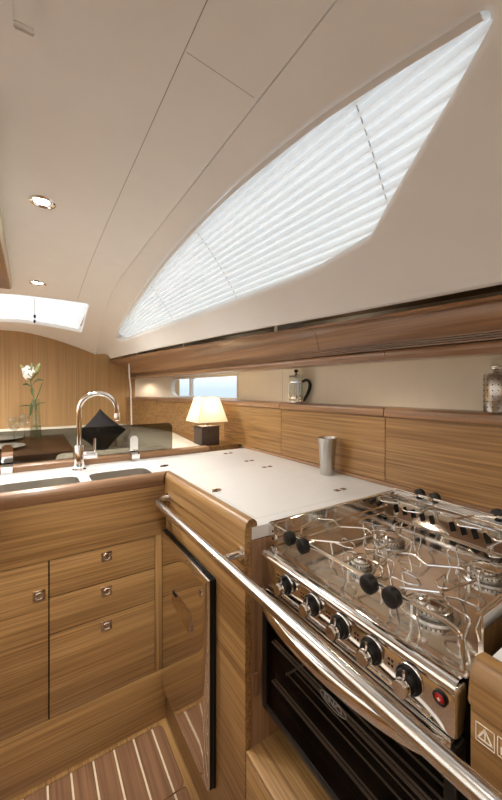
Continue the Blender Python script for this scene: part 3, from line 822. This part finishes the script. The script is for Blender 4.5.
# cooktop with rounded front nosing and side rims
b = B_()
prof = [(SX0-.002, .858), (SX0-.005, .864), (SX0-.004, .870), (SX0+.002, .8755), (SX0+.010, .8775), (SX0+.018, .876), (SX0+.024, .872), (SX0+.028, .8705), (SX0+.05, .870), (SX1-.07, .870), (SX1-.055, .871), (SX1-.045, .876), (SX1-.012, .914), (SX1, .916), (SX1, .860)]
loft(b, [[(x, y, z) for x, z in prof] for y in frange(SY0+.001, SY1-.001, 12)])
ct = obj('cooktop', b, M['steel'], st, smooth=60)
for k in range(15):
    y = SY0+.022+.0285*k
    if k in (4, 9): continue
    b2 = B_(); b = B_(); box(b2, -.0135, .0135, -.0070, .0070, -.0006, .0010, .0004)
    bmesh.ops.transform(b2, matrix=Matrix.Translation((SX1-.0285, y+.003, .8950))@Matrix.Rotation(-math.atan2(.038, .033), 4, 'Y')@Matrix.Rotation(.55, 4, 'Z'), verts=b2.verts); merge(b, b2)
    obj('vent_slot', b, M['dark'], ct, smooth=0)
for y, s in ((SY1, -1), (SY0, 1)):                      # side rims, folded over at the top
    b = B_()
    sec = [(y, .868), (y, .939), (y+s*.002, .942), (y+s*.006, .9425), (y+s*.010, .9405), (y+s*.010, .9385), (y+s*.003, .9385), (y+s*.003, .900), (y+s*.007, .897), (y+s*.007, .882), (y+s*.011, .879), (y+s*.011, .869)]
    prism(b, sec, 'x', SX0+(.020 if s < 0 else .075), SX1)
    obj('side_rim', b, M['steel'], ct, smooth=50)
    if s > 0: continue
    b = B_()                                            # folded front corner with fixing holes
    box(b, SX0+.018, SX0+.0205, min(y, y+s*.036), max(y, y+s*.036), .874, .9405, .001); o = obj('corner_bracket', b, M['steel'], ct)
    b = B_()
    for zz in (.888, .906, .924): lathe(b, [(0, SX0+.0172), (.003, SX0+.0172), (.003, SX0+.0182), (0, SX0+.0182)], (y+s*.019, zz), 14, 'x')
    obj('bracket_hole', b, M['dark'], o)
b = B_(); box(b, SX1-.004, SX1+.004, SY0, SY1, .865, .929, .0015); obj('back_rim', b, M['steel'], ct)
# control knobs
for y in (.592, .508, .434, .366, .299):
    z = .838
    b = B_(); lathe(b, [(0, SX0-.0025), (.0200, SX0-.0025), (.0205, SX0-.006), (.0195, SX0-.0085), (.0165, SX0-.0095), (.0160, SX0-.0145), (.0145, SX0-.016), (0, SX0-.016)], (y, z), 28, 'x')
    b2 = B_(); box(b2, SX0-.017, SX0-.006, y-.006, y+.006, z+.004, z+.0215, .003, 2); merge(b, b2)
    k = obj('knob', b, M['black'], cp)
    b = B_(); lathe(b, [(.0118, SX0-.0155), (.0122, SX0-.017), (.0122, SX0-.029), (.0112, SX0-.031), (0, SX0-.0312)], (y, z-.003), 26, 'x'); obj('knob_cap', b, M['steel'], k)
    b = B_(); box(b, SX0-.0185, SX0-.0165, y-.002, y+.002, z+.009, z+.0195, .0008); obj('knob_pointer', b, M['chrome'], k)
    b = B_(); lathe(b, [(.0192, SX0-.0024), (.0212, SX0-.0024), (.0212, SX0-.0034), (.0192, SX0-.0050)], (y, z), 28, 'x'); obj('knob_ring', b, M['chrome'], k)
    b = B_()                                            # burner marks engraved left of the knob
    for dy, dz in ((.030, .006), (.030, -.002), (.036, .006), (.036, -.002)): box(b, SX0-.0026, SX0-.0019, y+dy-.0016, y+dy+.0016, z+dz-.0016, z+dz+.0016)
    obj('engraved_mark', b, M['dark'], cp, smooth=0)
b = B_(); lathe(b, [(0, SX0-.0022), (.0098, SX0-.0022), (.0098, SX0-.0060), (.0080, SX0-.0072), (.0070, SX0-.0055), (0, SX0-.0055)], (.2535, .8445), 24, 'x'); bt_ = obj('ignition_button', b, M['black'], cp)
b = B_(); lathe(b, [(0.0, SX0-.0075), (.005, SX0-.0072), (.0068, SX0-.0058), (.0068, SX0-.005)], (.2535, .8445), 24, 'x'); obj('button_lens', b, M['red'], bt_)
b = B_()
box(b, SX0-.0082, SX0-.0072, .2529, .2541, .8423, .8467); box(b, SX0-.0082, SX0-.0072, .2515, .2555, .8439, .8451); obj('spark_mark', b, M['label'], bt_, smooth=0)
# oven door
dr = B_(); 
for a in ((SY0, SY0+.018, .492, .790), (SY1-.018, SY1, .492, .790), (SY0+.018, SY1-.018, .492, .512), (SY0+.018, SY1-.018, .770, .790)): box(dr, SX0-.001, SX0+.024, *a, .0015)
od = obj('oven_door', dr, M['black'], st)
b = B_(); box(b, SX0+.000, SX0+.005, SY0+.018, SY1-.018, .512, .770); obj('door_glass', b, M['ovenglass_t'], od, smooth=0)
b = B_(); box(b, SX0-.004, SX0+.016, SY0+.006, SY1-.006, .7835, .7945, .003); obj('door_trim', b, M['steel'], od)
b = B_()                                                # bowed chrome handle
def bow(t): return SX0-.006-.050*(1-(2*t-1)**2)**.62
n = 40; rows = []
for i in range(n+1):
    t = i/n; y = SY1-.012-(SY1-SY0-.024+.0)*t; x = bow(t); w = .011+.008*min(1, 4*t*(1-t))
    rows.append([(x, y, .7635), (x-.004, y, .767), (x-.005, y, .777), (x-.003, y, .787), (x+.002, y, .791), (x+w, y, .792), (x+w+.001, y, .789), (x+.006, y, .786), (x+.005, y, .766)])
loft(b, rows, closed=True); b.faces.new([b.verts.new(p) for p in rows[0]]); b.faces.new([b.verts.new(p) for p in rows[-1]])
obj('door_handle', b, M['steel'], od, smooth=50)
b = B_(); pts = [(SX0-.0014, .4555+.033*math.cos(a), .678+.0098*math.sin(a)) for a in frange(0, 2*PI, 37)[:-1]]
tube(b, pts, .0009, 6, closed=True)
lg = obj('maker_plate', b, M['label_grey'], od)
fcu = bpy.data.curves.new('maker_name', 'FONT'); fcu.body = 'ENO'; fcu.size = .0165; fcu.extrude = .0003; fcu.align_x = 'CENTER'; fcu.align_y = 'CENTER'; fcu.offset = .0004
fo = bpy.data.objects.new('maker_name', fcu); COL.objects.link(fo)
bpy.context.view_layer.update()
me = bpy.data.meshes.new_from_object(fo.evaluated_get(bpy.context.evaluated_depsgraph_get())); bpy.data.objects.remove(fo)
me.transform(Matrix(((0, 0, -1, SX0-.0013), (-1.35, 0, 0, .4555), (0, 1, 0, .678), (0, 0, 0, 1))))
me.transform(Matrix.Translation(-BASE[od.name])); me.materials.append(M['label_grey'])
o = bpy.data.objects.new('maker_name', me); link(o, (0, 0, 0), lg)
for z in (.565, .66):                            # oven racks behind the glass
    b = B_()
    for k in range(3): tube(b, [(SX0+.115+.12*k, SY0+.03, z), (SX0+.115+.12*k, SY1-.03, z)], .0026, 6)
    for dx, rr in ((.012, .003), (.020, .0022), (.055, .002), (.075, .0015)): tube(b, [(SX0+dx, SY0+.025, z), (SX0+dx, SY1-.025, z)], rr, 6)
    for y in (SY0+.03, SY1-.03): tube(b, [(SX0+.05, y, z), (SX0+.41, y, z)], .0025, 6)
    obj('oven_rack', b, M['wire'], st)
# gimbal lock latch on the niche wall
b = B_(); box(b, .452, .470, .694, .7008, .520, .575, .004); tag(obj('gimbal_stop', b, M['teak_z']), 'small brown wooden stop block on the wall left of the oven door', 'stop block')
# burners
BUR = [(.622, .510, .022), (.606, .338, .030), (.785, .548, .031), (.815, .338, .032)]
for x, y, r in BUR:
    b = B_(); lathe(b, [(r*1.5, .8702), (r*1.42, .874), (r*1.15, .8745), (r*1.02, .8735)], (x, y), 36)
    lathe(b, [(0, .872), (r*1.02, .872), (r*1.0, .876), (r*1.08, .878), (r*1.08, .885), (r*.98, .887), (0, .887)], (x, y), 36); bu = obj('burner', b, M['brush_dark'], st)
    b = B_(); lathe(b, [(0, .887), (r*.86, .887), (r*.9, .889), (r*.88, .893), (r*.7, .896), (0, .897)], (x, y), 36); obj('burner_cap', b, M['steel'], bu)
    b = B_()
    for k in range(28):
        a = 2*PI*k/28; b2 = B_(); box(b2, r*1.075, r*1.088, -.0009, .0009, .8795, .8835); bmesh.ops.transform(b2, matrix=Matrix.Translation((x, y, 0))@Matrix.Rotation(a, 4, 'Z'), verts=b2.verts); merge(b, b2)
    obj('burner_ports', b, M['dark'], bu, smooth=0)
    b = B_(); tube(b, [(x-r*1.3, y+r*.5, .871), (x-r*1.3, y+r*.5, .897)], .0022, 8); obj('igniter', b, M['china'], bu)
# pan supports: bent wire hairpins round every burner
RW = .0019; ZT_ = .908
for bi, (x, y, r) in enumerate(BUR):
    b = B_()
    hx, hy = .082, .074
    for k, (dx, dy) in enumerate(((1, 0), (-1, 0), (0, 1), (0, -1))):
        w = .019; L = hx if dx else hy; i0 = r*.62
        def P(a, c, z): return (x+dx*a-dy*c, y+dy*a+dx*c, z)
        tube(b, [P(L*.86, -w, .8705), P(L, -w, ZT_), P(i0+.018, -w*.75, ZT_), P(i0, 0, ZT_), P(i0+.018, w*.75, ZT_), P(L, w, ZT_), P(L*.86, w, .8705)], RW, 8, fil=.009)
    obj('pan_support', b, M['steel'], st)
# pot-holder rails with clamp knobs and folding arms
RZ = .931
rl = SX0+.032; rb = SX1-.004
b = B_(); tube(b, [(rl+.004, SY1-.006, RZ), (rl, SY1-.02, RZ), (rl, SY0+.03, RZ), (rl+.002, SY0+.012, RZ-.006), (rl+.004, SY0+.010, .874)], .0036, 10, fil=.012); obj('holder_rail', b, M['steel'], st)
b = B_(); tube(b, [(rb, SY1-.006, .92), (rb, SY1-.006, RZ+.0165), (rb, SY0+.006, RZ+.0165), (rb, SY0+.006, .92)], .0036, 10, fil=.01); obj('holder_rail', b, M['steel'], st)
RF = RZ
for x0, sgn, ys in ((rl, 1, (.606, .560, .388, .343)), (rb, -1, (.603, .556, .392, .346))):
    RZ = RF if sgn > 0 else RF+.0165
    for i, y in enumerate(ys):
        b = B_(); h0 = x0-sgn*.006
        lathe(b, [(0, h0), (.010, h0), (.0155, h0-sgn*.002), (.0165, h0-sgn*.010), (.0155, h0-sgn*.0155), (.012, h0-sgn*.018), (0, h0-sgn*.0185)], (y, RZ), 28, 'x'); obj('clamp_knob', b, M['black'], st)
        b = B_(); tube(b, [(x0-sgn*.006, y, RZ), (x0+sgn*.016, y, RZ)], .0052, 12); obj('clamp_screw', b, M['steel'], st)
    for a, c in ((0, 1), (2, 3)):
        ya, yc = ys[a], ys[c]; b = B_()
        tube(b, [(x0+sgn*.014, ya-.006, RZ+.002), (x0+sgn*.050, ya+.030, RZ+.002), (x0+sgn*.120, ya+.045, RZ+.002), (x0+sgn*.150, ya+.020, RZ+.002), (x0+sgn*.125, (ya+yc)/2, RZ+.002)], .0021, 8, fil=.012)
        tube(b, [(x0+sgn*.014, yc+.006, RZ+.004), (x0+sgn*.060, yc-.040, RZ+.004), (x0+sgn*.150, yc-.055, RZ+.004), (x0+sgn*.172, yc-.020, RZ+.004), (x0+sgn*.125, (ya+yc)/2, RZ+.004)], .0021, 8, fil=.012)
        obj('holder_arm', b, M['steel'], st)
# pivots
for y, s in ((SY1, 1), (SY0, -1)):
    b = B_(); lathe(b, [(0, y-.004*s), (.012, y-.004*s), (.012, y+.0105*s), (0, y+.0105*s)], (.74, .80), 20, 'y'); obj('gimbal_pin', b, M['steel'], st)

# ================================================================== THINGS ON THE WORKTOP AND LOCKERS
tx, ty = 1.000, .985
b = B_(); lathe(b, [(0, 0.9305), (.0270, 0.9305), (.0285, 0.9322), (.0290, 0.9531), (.0310, 0.9937), (.0345, 1.0366), (.0385, 1.0761), (.0392, 1.0784), (.0383, 1.079), (.0372, 1.0761), (.0335, 1.0366), (.0300, 0.9937), (.0280, 0.9531), (.0270, 0.9369), (0, 0.9357)], (tx, ty), 48)
tag(obj('tumbler', b, M['brush_dark'], base=(tx, ty, .9305), smooth=50), 'flared brushed steel tumbler standing on the white worktop', 'tumbler')
# french press
px, py, pz = 1.094, 1.288, 1.2082
fp = thing('french_press', (px, py, pz), 'glass french press with steel frame and black handle on the locker shelf', 'coffee press')
b = B_(); lathe(b, [(0, pz+.006), (.030, pz+.006), (.033, pz+.012), (.0335, pz+.118), (.035, pz+.124), (.0335, pz+.124), (.032, pz+.118), (.0315, pz+.014), (0, pz+.009)], (px, py), 36); obj('beaker', b, M['clear'], fp)
b = B_()
lathe(b, [(0, pz), (.036, pz), (.037, pz+.003), (.036, pz+.007), (.0345, pz+.008), (0, pz+.005)], (px, py), 36)
for zz in (.020, .096): lathe(b, [(.0342, pz+zz), (.0358, pz+zz), (.0358, pz+zz+.007), (.0342, pz+zz+.007), (.0342, pz+zz)], (px, py), 36)
for k in range(3):
    a = 2.2+k*2*PI/3; c, s = math.cos(a), math.sin(a); tube(b, [(px+.0355*c, py+.0355*s, pz+.004), (px+.0355*c, py+.0355*s, pz+.106)], .0022, 8)
obj('frame', b, M['chrome'], fp)
b = B_(); lathe(b, [(.0345, pz+.1245), (.039, pz+.1255), (.038, pz+.132), (.026, pz+.138), (.006, pz+.1395), (0, pz+.1395)], (px, py), 36); ld = obj('lid', b, M['chrome'], fp)
b = B_(); lathe(b, [(.003, pz+.138), (.003, pz+.146), (.009, pz+.150), (.0105, pz+.156), (.008, pz+.162), (0, pz+.164)], (px, py), 24); obj('plunger_knob', b, M['black'], ld)
b = B_(); lathe(b, [(0, pz+.03), (.0022, pz+.03), (.0022, pz+.139), (0, pz+.139)], (px, py), 10); lathe(b, [(0, pz+.030), (.030, pz+.030), (.030, pz+.036), (0, pz+.036)], (px, py), 30); obj('plunger', b, M['steel'], fp)
b = B_(); dx, dy = .50, -.866                             # handle towards the viewer's right
hp = [(.034, .103), (.050, .112), (.064, .108), (.071, .090), (.068, .066), (.058, .042), (.047, .022), (.040, .008)]
pts = fillet([(px+dx*a, py+dy*a, pz+h) for a, h in hp], .02, 4); tube(b, pts, [.0062+.0022*math.sin(PI*i/(len(pts)-1)) for i in range(len(pts))], 12)
obj('handle', b, M['black'], fp)
# perforated canister
cx, cy, cz = 1.093, .424, 1.2082
cn = thing('canister', (cx, cy, cz), 'perforated brushed steel canister with a round ball knob, at the right edge', 'canister')
b = B_(); r = .0335; lathe(b, [(0, cz), (r, cz), (r+.001, cz+.002), (r+.001, cz+.103), (r, cz+.105), (r-.002, cz+.105), (0, cz+.105)], (cx, cy), 40); cb = obj('body', b, M['brush_dark'], cn)
b = B_()
for k in range(16):
    a = 2*PI*k/16
    for j in range(6):
        zz = cz+.014+.0155*j; c, s = math.cos(a), math.sin(a)
        b2 = B_(); lathe(b2, [(0, 0), (.0015, 0), (.0015, .0012), (0, .0012)], (0, 0), 8, 'x'); bmesh.ops.transform(b2, matrix=Matrix.Translation((cx, cy, zz))@Matrix.Rotation(a, 4, 'Z')@Matrix.Translation((r+.0004, 0, 0)), verts=b2.verts); merge(b, b2)
obj('perforation', b, M['dark'], cb, smooth=0)
b = B_(); lathe(b, [(0, cz+.1045), (.0315, cz+.1045), (.031, cz+.108), (.014, cz+.111), (.010, cz+.113)]+[(.0195*math.cos(a), cz+.1285+.0195*math.sin(a)) for a in frange(-.95, PI/2-.01, 14)]+[(0, cz+.148)], (cx, cy), 32); obj('lid', b, M['steel'], cn)

# ================================================================== SALOON BEYOND THE SCREEN
SHZ = .945
wo2 = [(.82, 1.766)]+[(HX(y)-.003, y) for y in frange(1.766, 3.395, 14)]
b = B_(); ys = frange(1.7665, 3.395, 14)
rows = [[(min(.822+.10*(y-1.766)/.8, HX(y)-.06), y, .90), (min(.822+.10*(y-1.766)/.8, HX(y)-.06), y, SHZ), (HX(y)-.002, y, SHZ), (HX(y)-.002, y, .90)] for y in ys]
loft(b, rows, closed=True)
for r_ in (rows[0], rows[-1]): b.faces.new([b.verts.new(p) for p in r_])
tag(obj('side_shelf', b, M['oak_y'], smooth=30), 'wooden side shelf carrying the table lamp beyond the partition rail', 'shelf')
# table lamp
lx0, lx1, ly0, ly1 = .822, .937, 1.80, 1.915; lx, ly = (lx0+lx1)/2, (ly0+ly1)/2
tl = thing('table_lamp', (lx, ly, SHZ), 'lit table lamp with cream tapered shade on a brown block base', 'lamp')
b = B_(); box(b, lx0, lx1, ly0, ly1, SHZ+.0005, SHZ+.112, .003); obj('base', b, M['leather'], tl)
b = B_(); box(b, lx0-.001, lx1+.001, ly0-.001, ly1+.001, SHZ+.1125, SHZ+.116, .0012); lathe(b, [(.012, SHZ+.116), (.012, SHZ+.135), (.006, SHZ+.138), (.006, SHZ+.150), (0, SHZ+.15)], (lx, ly), 20); obj('neck', b, M['steel'], tl)
b = B_()
zb, zt = SHZ+.138, SHZ+.284; hb, ht = .094, .055
R = [[(lx+sx_*h, ly+sy_*h, z) for sx_, sy_ in ((-1, -1), (1, -1), (1, 1), (-1, 1))] for h, z in ((hb, zb), (ht, zt))]
loft(b, R, closed=True); sh_ = obj('lamp_shade', b, M['shade'], tl, smooth=0)
b = B_()
for h, z in ((hb, zb), (ht, zt)):
    tube(b, [(lx+sx_*h, ly+sy_*h, z) for sx_, sy_ in ((-1, -1), (1, -1), (1, 1), (-1, 1))], .0016, 6, closed=True)
for sx_, sy_ in ((-1, -1), (1, -1), (1, 1), (-1, 1)): tube(b, [(lx+sx_*hb, ly+sy_*hb, zb), (lx+sx_*ht, ly+sy_*ht, zt)], .0012, 6)
obj('shade_piping', b, M['cream'], sh_)
b = B_(); zc = SHZ+.186; lathe(b, [(0, zc-.030), (.009, zc-.028)]+[(.019*math.cos(a), zc+.019*math.sin(a)) for a in frange(-.9, PI/2-.02, 10)]+[(0, zc+.019)], (lx, ly), 20); obj('bulb', b, M['bulb'], tl)
L = bpy.data.lights.new('lamp_light', 'POINT'); L.energy = LAMP_W; L.color = (1, .80, .52); L.shadow_soft_size = .022
o = bpy.data.objects.new('lamp_light', L); link(o, (0, 0, 0)); o.parent = tl; o.location = (0, 0, .225)
# settee
se = thing('settee', (.5, 2.5, 0), 'cream upholstered settee wrapping round the saloon table behind the screen', 'settee')
b = B_(); box(b, .24, .80, 1.80, 3.36, .0, .66); box(b, -1.6, .24, 3.12, 3.36, .0, .66); obj('base', b, M['oak_x'], se)
b = B_(); box(b, .25, .645, 1.985, 3.25, .662, .775, .02, 3); box(b, -1.6, .245, 3.10, 3.25, .662, .775, .02, 3); obj('seat_cushion', b, M['cream'], se, smooth=50)
b = B_()
ys = frange(1.772, 3.36, 14)
xo = lambda y: min(.818+.10*(y-1.766)/.8, HX(y)-.064)
rows = [[(.655, y, .663), (.640, y, .90), (.655, y, .935), (.69, y, .950), (xo(y)-.02, y, .953), (xo(y)-.002, y, .946), (xo(y)-.002, y, .663)] for y in ys]
loft(b, rows, closed=True)
for r_ in (rows[0], rows[-1]): b.faces.new([b.verts.new(p) for p in r_])
obj('backrest', b, M['cream'], se, smooth=50)
b = B_(); box(b, .10, .64, 1.772, 1.98, .662, .950, .025, 3); obj('backrest', b, M['cream'], se, smooth=50)
b = B_(); box(b, -1.6, .64, 3.26, 3.395, .662, .957, .02, 3); obj('backrest', b, M['cream'], se, smooth=50)
# cushion standing on its corner
b = B_(); n = 16; rows = []; S = .128
def cush(u, v, s):
    k = (1-u*u)*(1-v*v); e = 1-.10*(1-abs(u))*abs(v)**3-.0
    pinch_u = u*(1-.07*(1-v*v)); pinch_v = v*(1-.07*(1-u*u))
    return Vector((pinch_u*S, s*.062*k**.42, pinch_v*S))
Rm = Matrix.Translation((.452, 2.84, .776+.170))@Matrix.Rotation(-.25, 4, 'Z')@Matrix.Rotation(-.16, 4, 'X')@Matrix.Rotation(.72, 4, 'Y')
for s in (1, -1):
    loft(b, [[Rm@cush(-1+2*i/n, -1+2*j/n, s) for j in range(n+1)] for i in range(n+1)])
bmesh.ops.remove_doubles(b, verts=b.verts, dist=1e-5)
tag(obj('cushion', b, M['cushion'], smooth=80), 'black scatter cushion standing on its corner on the cream settee', 'cushion')
# table
tb = thing('saloon_table', (-.5, 2.65, 0), 'dark wooden saloon table behind the smoked screen', 'table')
b = B_(); slab(b, rrect(-1.25, .208, 2.19, 3.08, .03), [], .892, .920); obj('tabletop', b, M['table'], tb)
b = B_(); slab(b, rrect(-1.24, .198, 2.20, 3.07, .03), [], .872, .891); obj('table_edge', b, M['table'], tb)
b = B_(); box(b, -.62, -.42, 2.4, 2.9, .0, .872, .01); obj('pedestal', b, M['table'], tb)
TZ = .9205
def plate(x, y, r, label):
    b = B_(); lathe(b, [(0, TZ), (r*.6, TZ), (r*.64, TZ+.003), (r*.97, TZ+.014), (r, TZ+.016), (r*.97, TZ+.018), (r*.62, TZ+.007), (0, TZ+.005)], (x, y), 40)
    tag(obj('plate', b, M['china'], base=(x, y, TZ), smooth=50), label, 'plate', 'plates laid on the saloon table')
plate(-.150, 2.50, .118, 'white plate nearest the viewer on the dark table'); plate(-.17, 2.93, .118, 'white plate farther back on the dark table, behind the wine glass')
def wineglass(x, y, label):
    b = B_(); prof = [(0, TZ), (.032, TZ), (.032, TZ+.002), (.006, TZ+.006), (.0035, TZ+.015), (.0035, TZ+.075), (.010, TZ+.083), (.028, TZ+.100), (.035, TZ+.125), (.034, TZ+.155), (.031, TZ+.172), (.0300, TZ+.172), (.0328, TZ+.155), (.0335, TZ+.125), (.026, TZ+.102), (.006, TZ+.088), (0, TZ+.087)]
    lathe(b, prof, (x, y), 32); tag(obj('wine_glass', b, M['clear'], base=(x, y, TZ), smooth=60), label, 'glass', 'wine glasses on the saloon table')
wineglass(-.098, 2.70, 'clear wine glass at the left edge of the picture'); wineglass(-.045, 2.98, 'clear wine glass half hidden between the vase and the left edge glass')
# vase and lily
vx, vy = .022, 2.80
va = thing('vase', (vx, vy, TZ), 'slim clear glass vase holding a lily on the dark table', 'vase')
b = B_(); lathe(b, [(0, TZ), (.036, TZ), (.038, TZ+.004), (.037, TZ+.03), (.030, TZ+.12), (.0235, TZ+.21), (.0235, TZ+.285), (.0225, TZ+.285), (.0222, TZ+.21), (.0285, TZ+.12), (.0350, TZ+.03), (.034, TZ+.016), (0, TZ+.014)], (vx, vy), 36); obj('body', b, M['clear'], va)
b = B_(); lathe(b, [(0, TZ+.0145), (.0338, TZ+.0165), (.0345, TZ+.03), (.030, TZ+.10), (0, TZ+.10)], (vx, vy), 30); obj('water', b, M['water'], va)
li = thing('lily', (vx, vy, TZ+.03), 'white lily stem with green buds standing in the glass vase', 'flower')
CR, SR = 340/math.hypot(340, 219), 219/math.hypot(340, 219)
def V_(a, h, dd=0): return Vector((vx+a*CR+dd*SR, vy-a*SR+dd*CR, TZ+h))   # a: sideways, dd: away
stem = fillet([V_(.012, .03), V_(.002, .16), V_(-.012, .29), V_(-.034, .40), V_(-.052, .455), V_(-.062, .47)], .06, 5)
b = B_(); tube(b, stem, [.0042-.0012*i/len(stem) for i in range(len(stem))], 8)
tube(b, [V_(-.040, .415), V_(-.05, .46), V_(-.075, .485)], .0025, 6); tube(b, [V_(-.036, .405), V_(-.015, .44), V_(.0, .47)], .0025, 6); tube(b, [V_(-.038, .41), V_(-.036, .46), V_(-.03, .49)], .002, 6)
obj('stem', b, M['stem'], li)
def leaf(p, q, w, sag=.02, fold=.3):
    p, q = Vector(p), Vector(q); d = (q-p); up = Vector((0, 0, 1)); side = d.cross(Vector((SR, CR, 0))).normalized()
    side = (side*.8+Vector((SR, CR, 0))*.6).normalized()
    b = B_(); rows = []
    for i in range(11):
        t = i/10; c = p+d*t+up*(sag*math.sin(PI*t)); ww = w*math.sin(PI*min(1, t*.92+.04))**.8
        n = d.cross(side).normalized()
        rows.append([c-side*ww+n*ww*fold, c, c+side*ww+n*ww*fold])
    loft(b, rows); loft(b, [[v-d.cross(side).normalized()*.0008 for v in r_] for r_ in rows])
    obj('leaf', b, M['leaf'], li, smooth=70)
leaf(V_(-.030, .375), V_(.055, .415), .0085, .022); leaf(V_(-.004, .27), V_(.048, .405), .010, -.012); leaf(V_(-.028, .37), V_(-.09, .385), .009, .014)
leaf(V_(-.03, .38), V_(-.022, .31), .009, 0); leaf(V_(-.012, .29), V_(-.040, .17), .011, .010); leaf(V_(-.010, .285), V_(.004, .205), .009, .0)
leaf(V_(-.006, .235), V_(.068, .262), .005, .008); leaf(V_(-.040, .41), V_(.02, .475), .009, .0); leaf(V_(-.01, .24), V_(-.115, .235), .0045, .006)
def bud(p, q, r, m='bud'):
    p, q = Vector(p), Vector(q); d = q-p; pts = [p+d*t for t in frange(0, 1, 11)]
    b = B_(); tube(b, pts, [max(.0008, r*math.sin(PI*(t*.88+.08))**.7) for t in frange(0, 1, 11)], 10); obj('bud', b, M[m], li, smooth=70)
bud(V_(-.075, .482), V_(-.108, .525), .010); bud(V_(-.002, .465), V_(.028, .535), .0125); bud(V_(-.031, .488), V_(-.027, .538), .0075)
def flower(c, ax, R_):
    c = Vector(c); ax = Vector(ax).normalized(); u = ax.orthogonal().normalized(); v = ax.cross(u)
    for k in range(6):
        a = k*PI/3; dr_ = u*math.cos(a)+v*math.sin(a); sd = ax.cross(dr_).normalized(); b = B_(); rows = []
        for i in range(9):
            t = i/8; w = R_*.30*math.sin(PI*min(1, t*.88+.08))**.8
            p = c+dr_*(R_*(t**1.1))+ax*(R_*(.75*t-.75*t**2.6))
            rows.append([p-sd*w+ax*w*.15, p, p+sd*w+ax*w*.15])
        loft(b, rows); obj('petal', b, M['petal'], li, smooth=70)
    b = B_()
    for k in range(5):
        a = k*2*PI/5+.3; dr_ = u*math.cos(a)+v*math.sin(a); tube(b, [c, c+ax*R_*.4+dr_*R_*.08, c+ax*R_*.75+dr_*R_*.2], .0012, 5)
    obj('stamen', b, M['stem'], li)
flower(V_(-.060, .466), (-.75, -.45, -.12), .050); flower(V_(-.048, .482), (.1, -.9, .45), .044)

# ================================================================== CEILING FITTINGS
def downlight(x, y, label, k=1, cone=1.75, aim=None):
    z = ceil_z(x, y)
    t = thing('downlight', (x, y, z), label, 'ceiling light', 'round recessed ceiling lights')
    b = B_(); lathe(b, [(.026, z-.001), (.031, z-.005), (.037, z-.004), (.040, z+.001), (.040, z+.006), (.026, z+.006), (.026, z-.001)], (x, y), 36); obj('bezel', b, M['chrome'], t)
    b = B_(); lathe(b, [(0, z-.0015), (.020, z-.0012), (.0262, z+.001), (.0262, z+.004), (0, z+.004)], (x, y), 30); obj('lens', b, M['lens'], t)
    L = bpy.data.lights.new('downlight_lamp', 'SPOT'); L.energy = DOWN_W*k; L.color = WARM; L.spot_size = cone; L.spot_blend = .8; L.shadow_soft_size = .026
    o = bpy.data.objects.new('downlight_lamp', L); link(o, (0, 0, 0)); o.parent = t; o.location = (0, 0, -.010)
    if aim: o.rotation_euler = (Vector(aim)-Vector((x, y, z))).to_track_quat('-Z', 'Y').to_euler()
downlight(.030, 1.293, 'lit round ceiling light nearer the viewer, above the sinks', 1.3, 2.5)
downlight(.026, 2.091, 'lit round ceiling light beside the skylight', 1.8, 2.9)
for x, y in ((.03, .30), (.03, -.75), (-1.0, 2.1), (-1.0, 3.0)): downlight(x, y, 'round ceiling light added out of view to brighten the room', 3.0 if y > 1.5 else .3, 2.8 if y > 1.5 else 1.75)  # extra ceiling lights out of view, added to brighten room and bulkhead
downlight(-.05, .40, 'round ceiling spotlight added out of view, turned towards the drawers', 2.6, .56, (.20, 1.3, .38))  # unseen spot added to throw a pool of light on the drawers
def uplighter(x, y, z, dx, dy, label):  # lamps added out of view to brighten the ceiling from below
    t = thing('fill_wall_lamp', (x, y, z), label, 'added wall lamp', 'added uplighters on the unseen walls')
    b = B_(); lathe(b, [(.020, z-.05), (.055, z+.05), (.052, z+.05), (.018, z-.047), (0, z-.047)], (x+dx*.07, y+dy*.07), 28); obj('cup', b, M['brush'], t)
    b = B_(); tube(b, [(x, y, z), (x+dx*.045, y+dy*.045, z)], .012, 12); obj('bracket', b, M['brush'], t)
    b = B_(); lathe(b, [(0, z+.010), (.035, z+.010), (.035, z+.016), (0, z+.016)], (x+dx*.07, y+dy*.07), 24); obj('lens', b, M['lens'], t)
    L = bpy.data.lights.new('fill_uplighter_lamp', 'SPOT'); L.energy = UP_W; L.color = (1, .94, .86); L.spot_size = 2.6; L.spot_blend = .8; L.shadow_soft_size = .035
    o = bpy.data.objects.new('fill_uplighter_lamp', L); link(o, (0, 0, 0)); o.parent = t; o.location = (dx*.07, dy*.07, .03); o.rotation_euler = (PI, 0, 0)
for x, y, dx, dy in ((-1.70, -.2, 1, 0), (-1.70, 1.2, 1, 0), (-1.70, 2.4, 1, 0), (.35, -1.6, 0, 1), (-1.2, -1.6, 0, 1)): uplighter(x, y, 1.05, dx, dy, 'steel uplighter added on an unseen wall to brighten the ceiling')
b = B_(); pp = rrect(-.033, .010, .50, .700, .006); zc = ceil_z(0, .6)
slab(b, pp, [rrect(-.026, .003, .51, .694, .004)], zc-.005, zc); slab(b, rrect(-.0255, .0025, .683, .6935, .003), [], zc-.002, zc); slab(b, rrect(-.0255, .0025, .51, .680, .003), [], zc-.003, zc)
tag(obj('ceiling_latch', b, M['liner'], smooth=30), 'small off-white recessed latch plate on the ceiling at top left', 'latch')
b = B_(); box(b, -.62, -.094, .9, 2.20, 1.800, 1.878, .006); o = obj('ceiling_panel', b, M['teak_y'], base=(-.36, 1.55, 1.80)); tag(o, 'wooden ceiling panel edge at the far left, left of the ceiling lights', 'panel')
b = B_(); box(b, -.104, -.088, .9, 2.194, 1.806, 1.880, .003); obj('edge_strip', b, M['cream'], o)

bpy.context.view_layer.update()
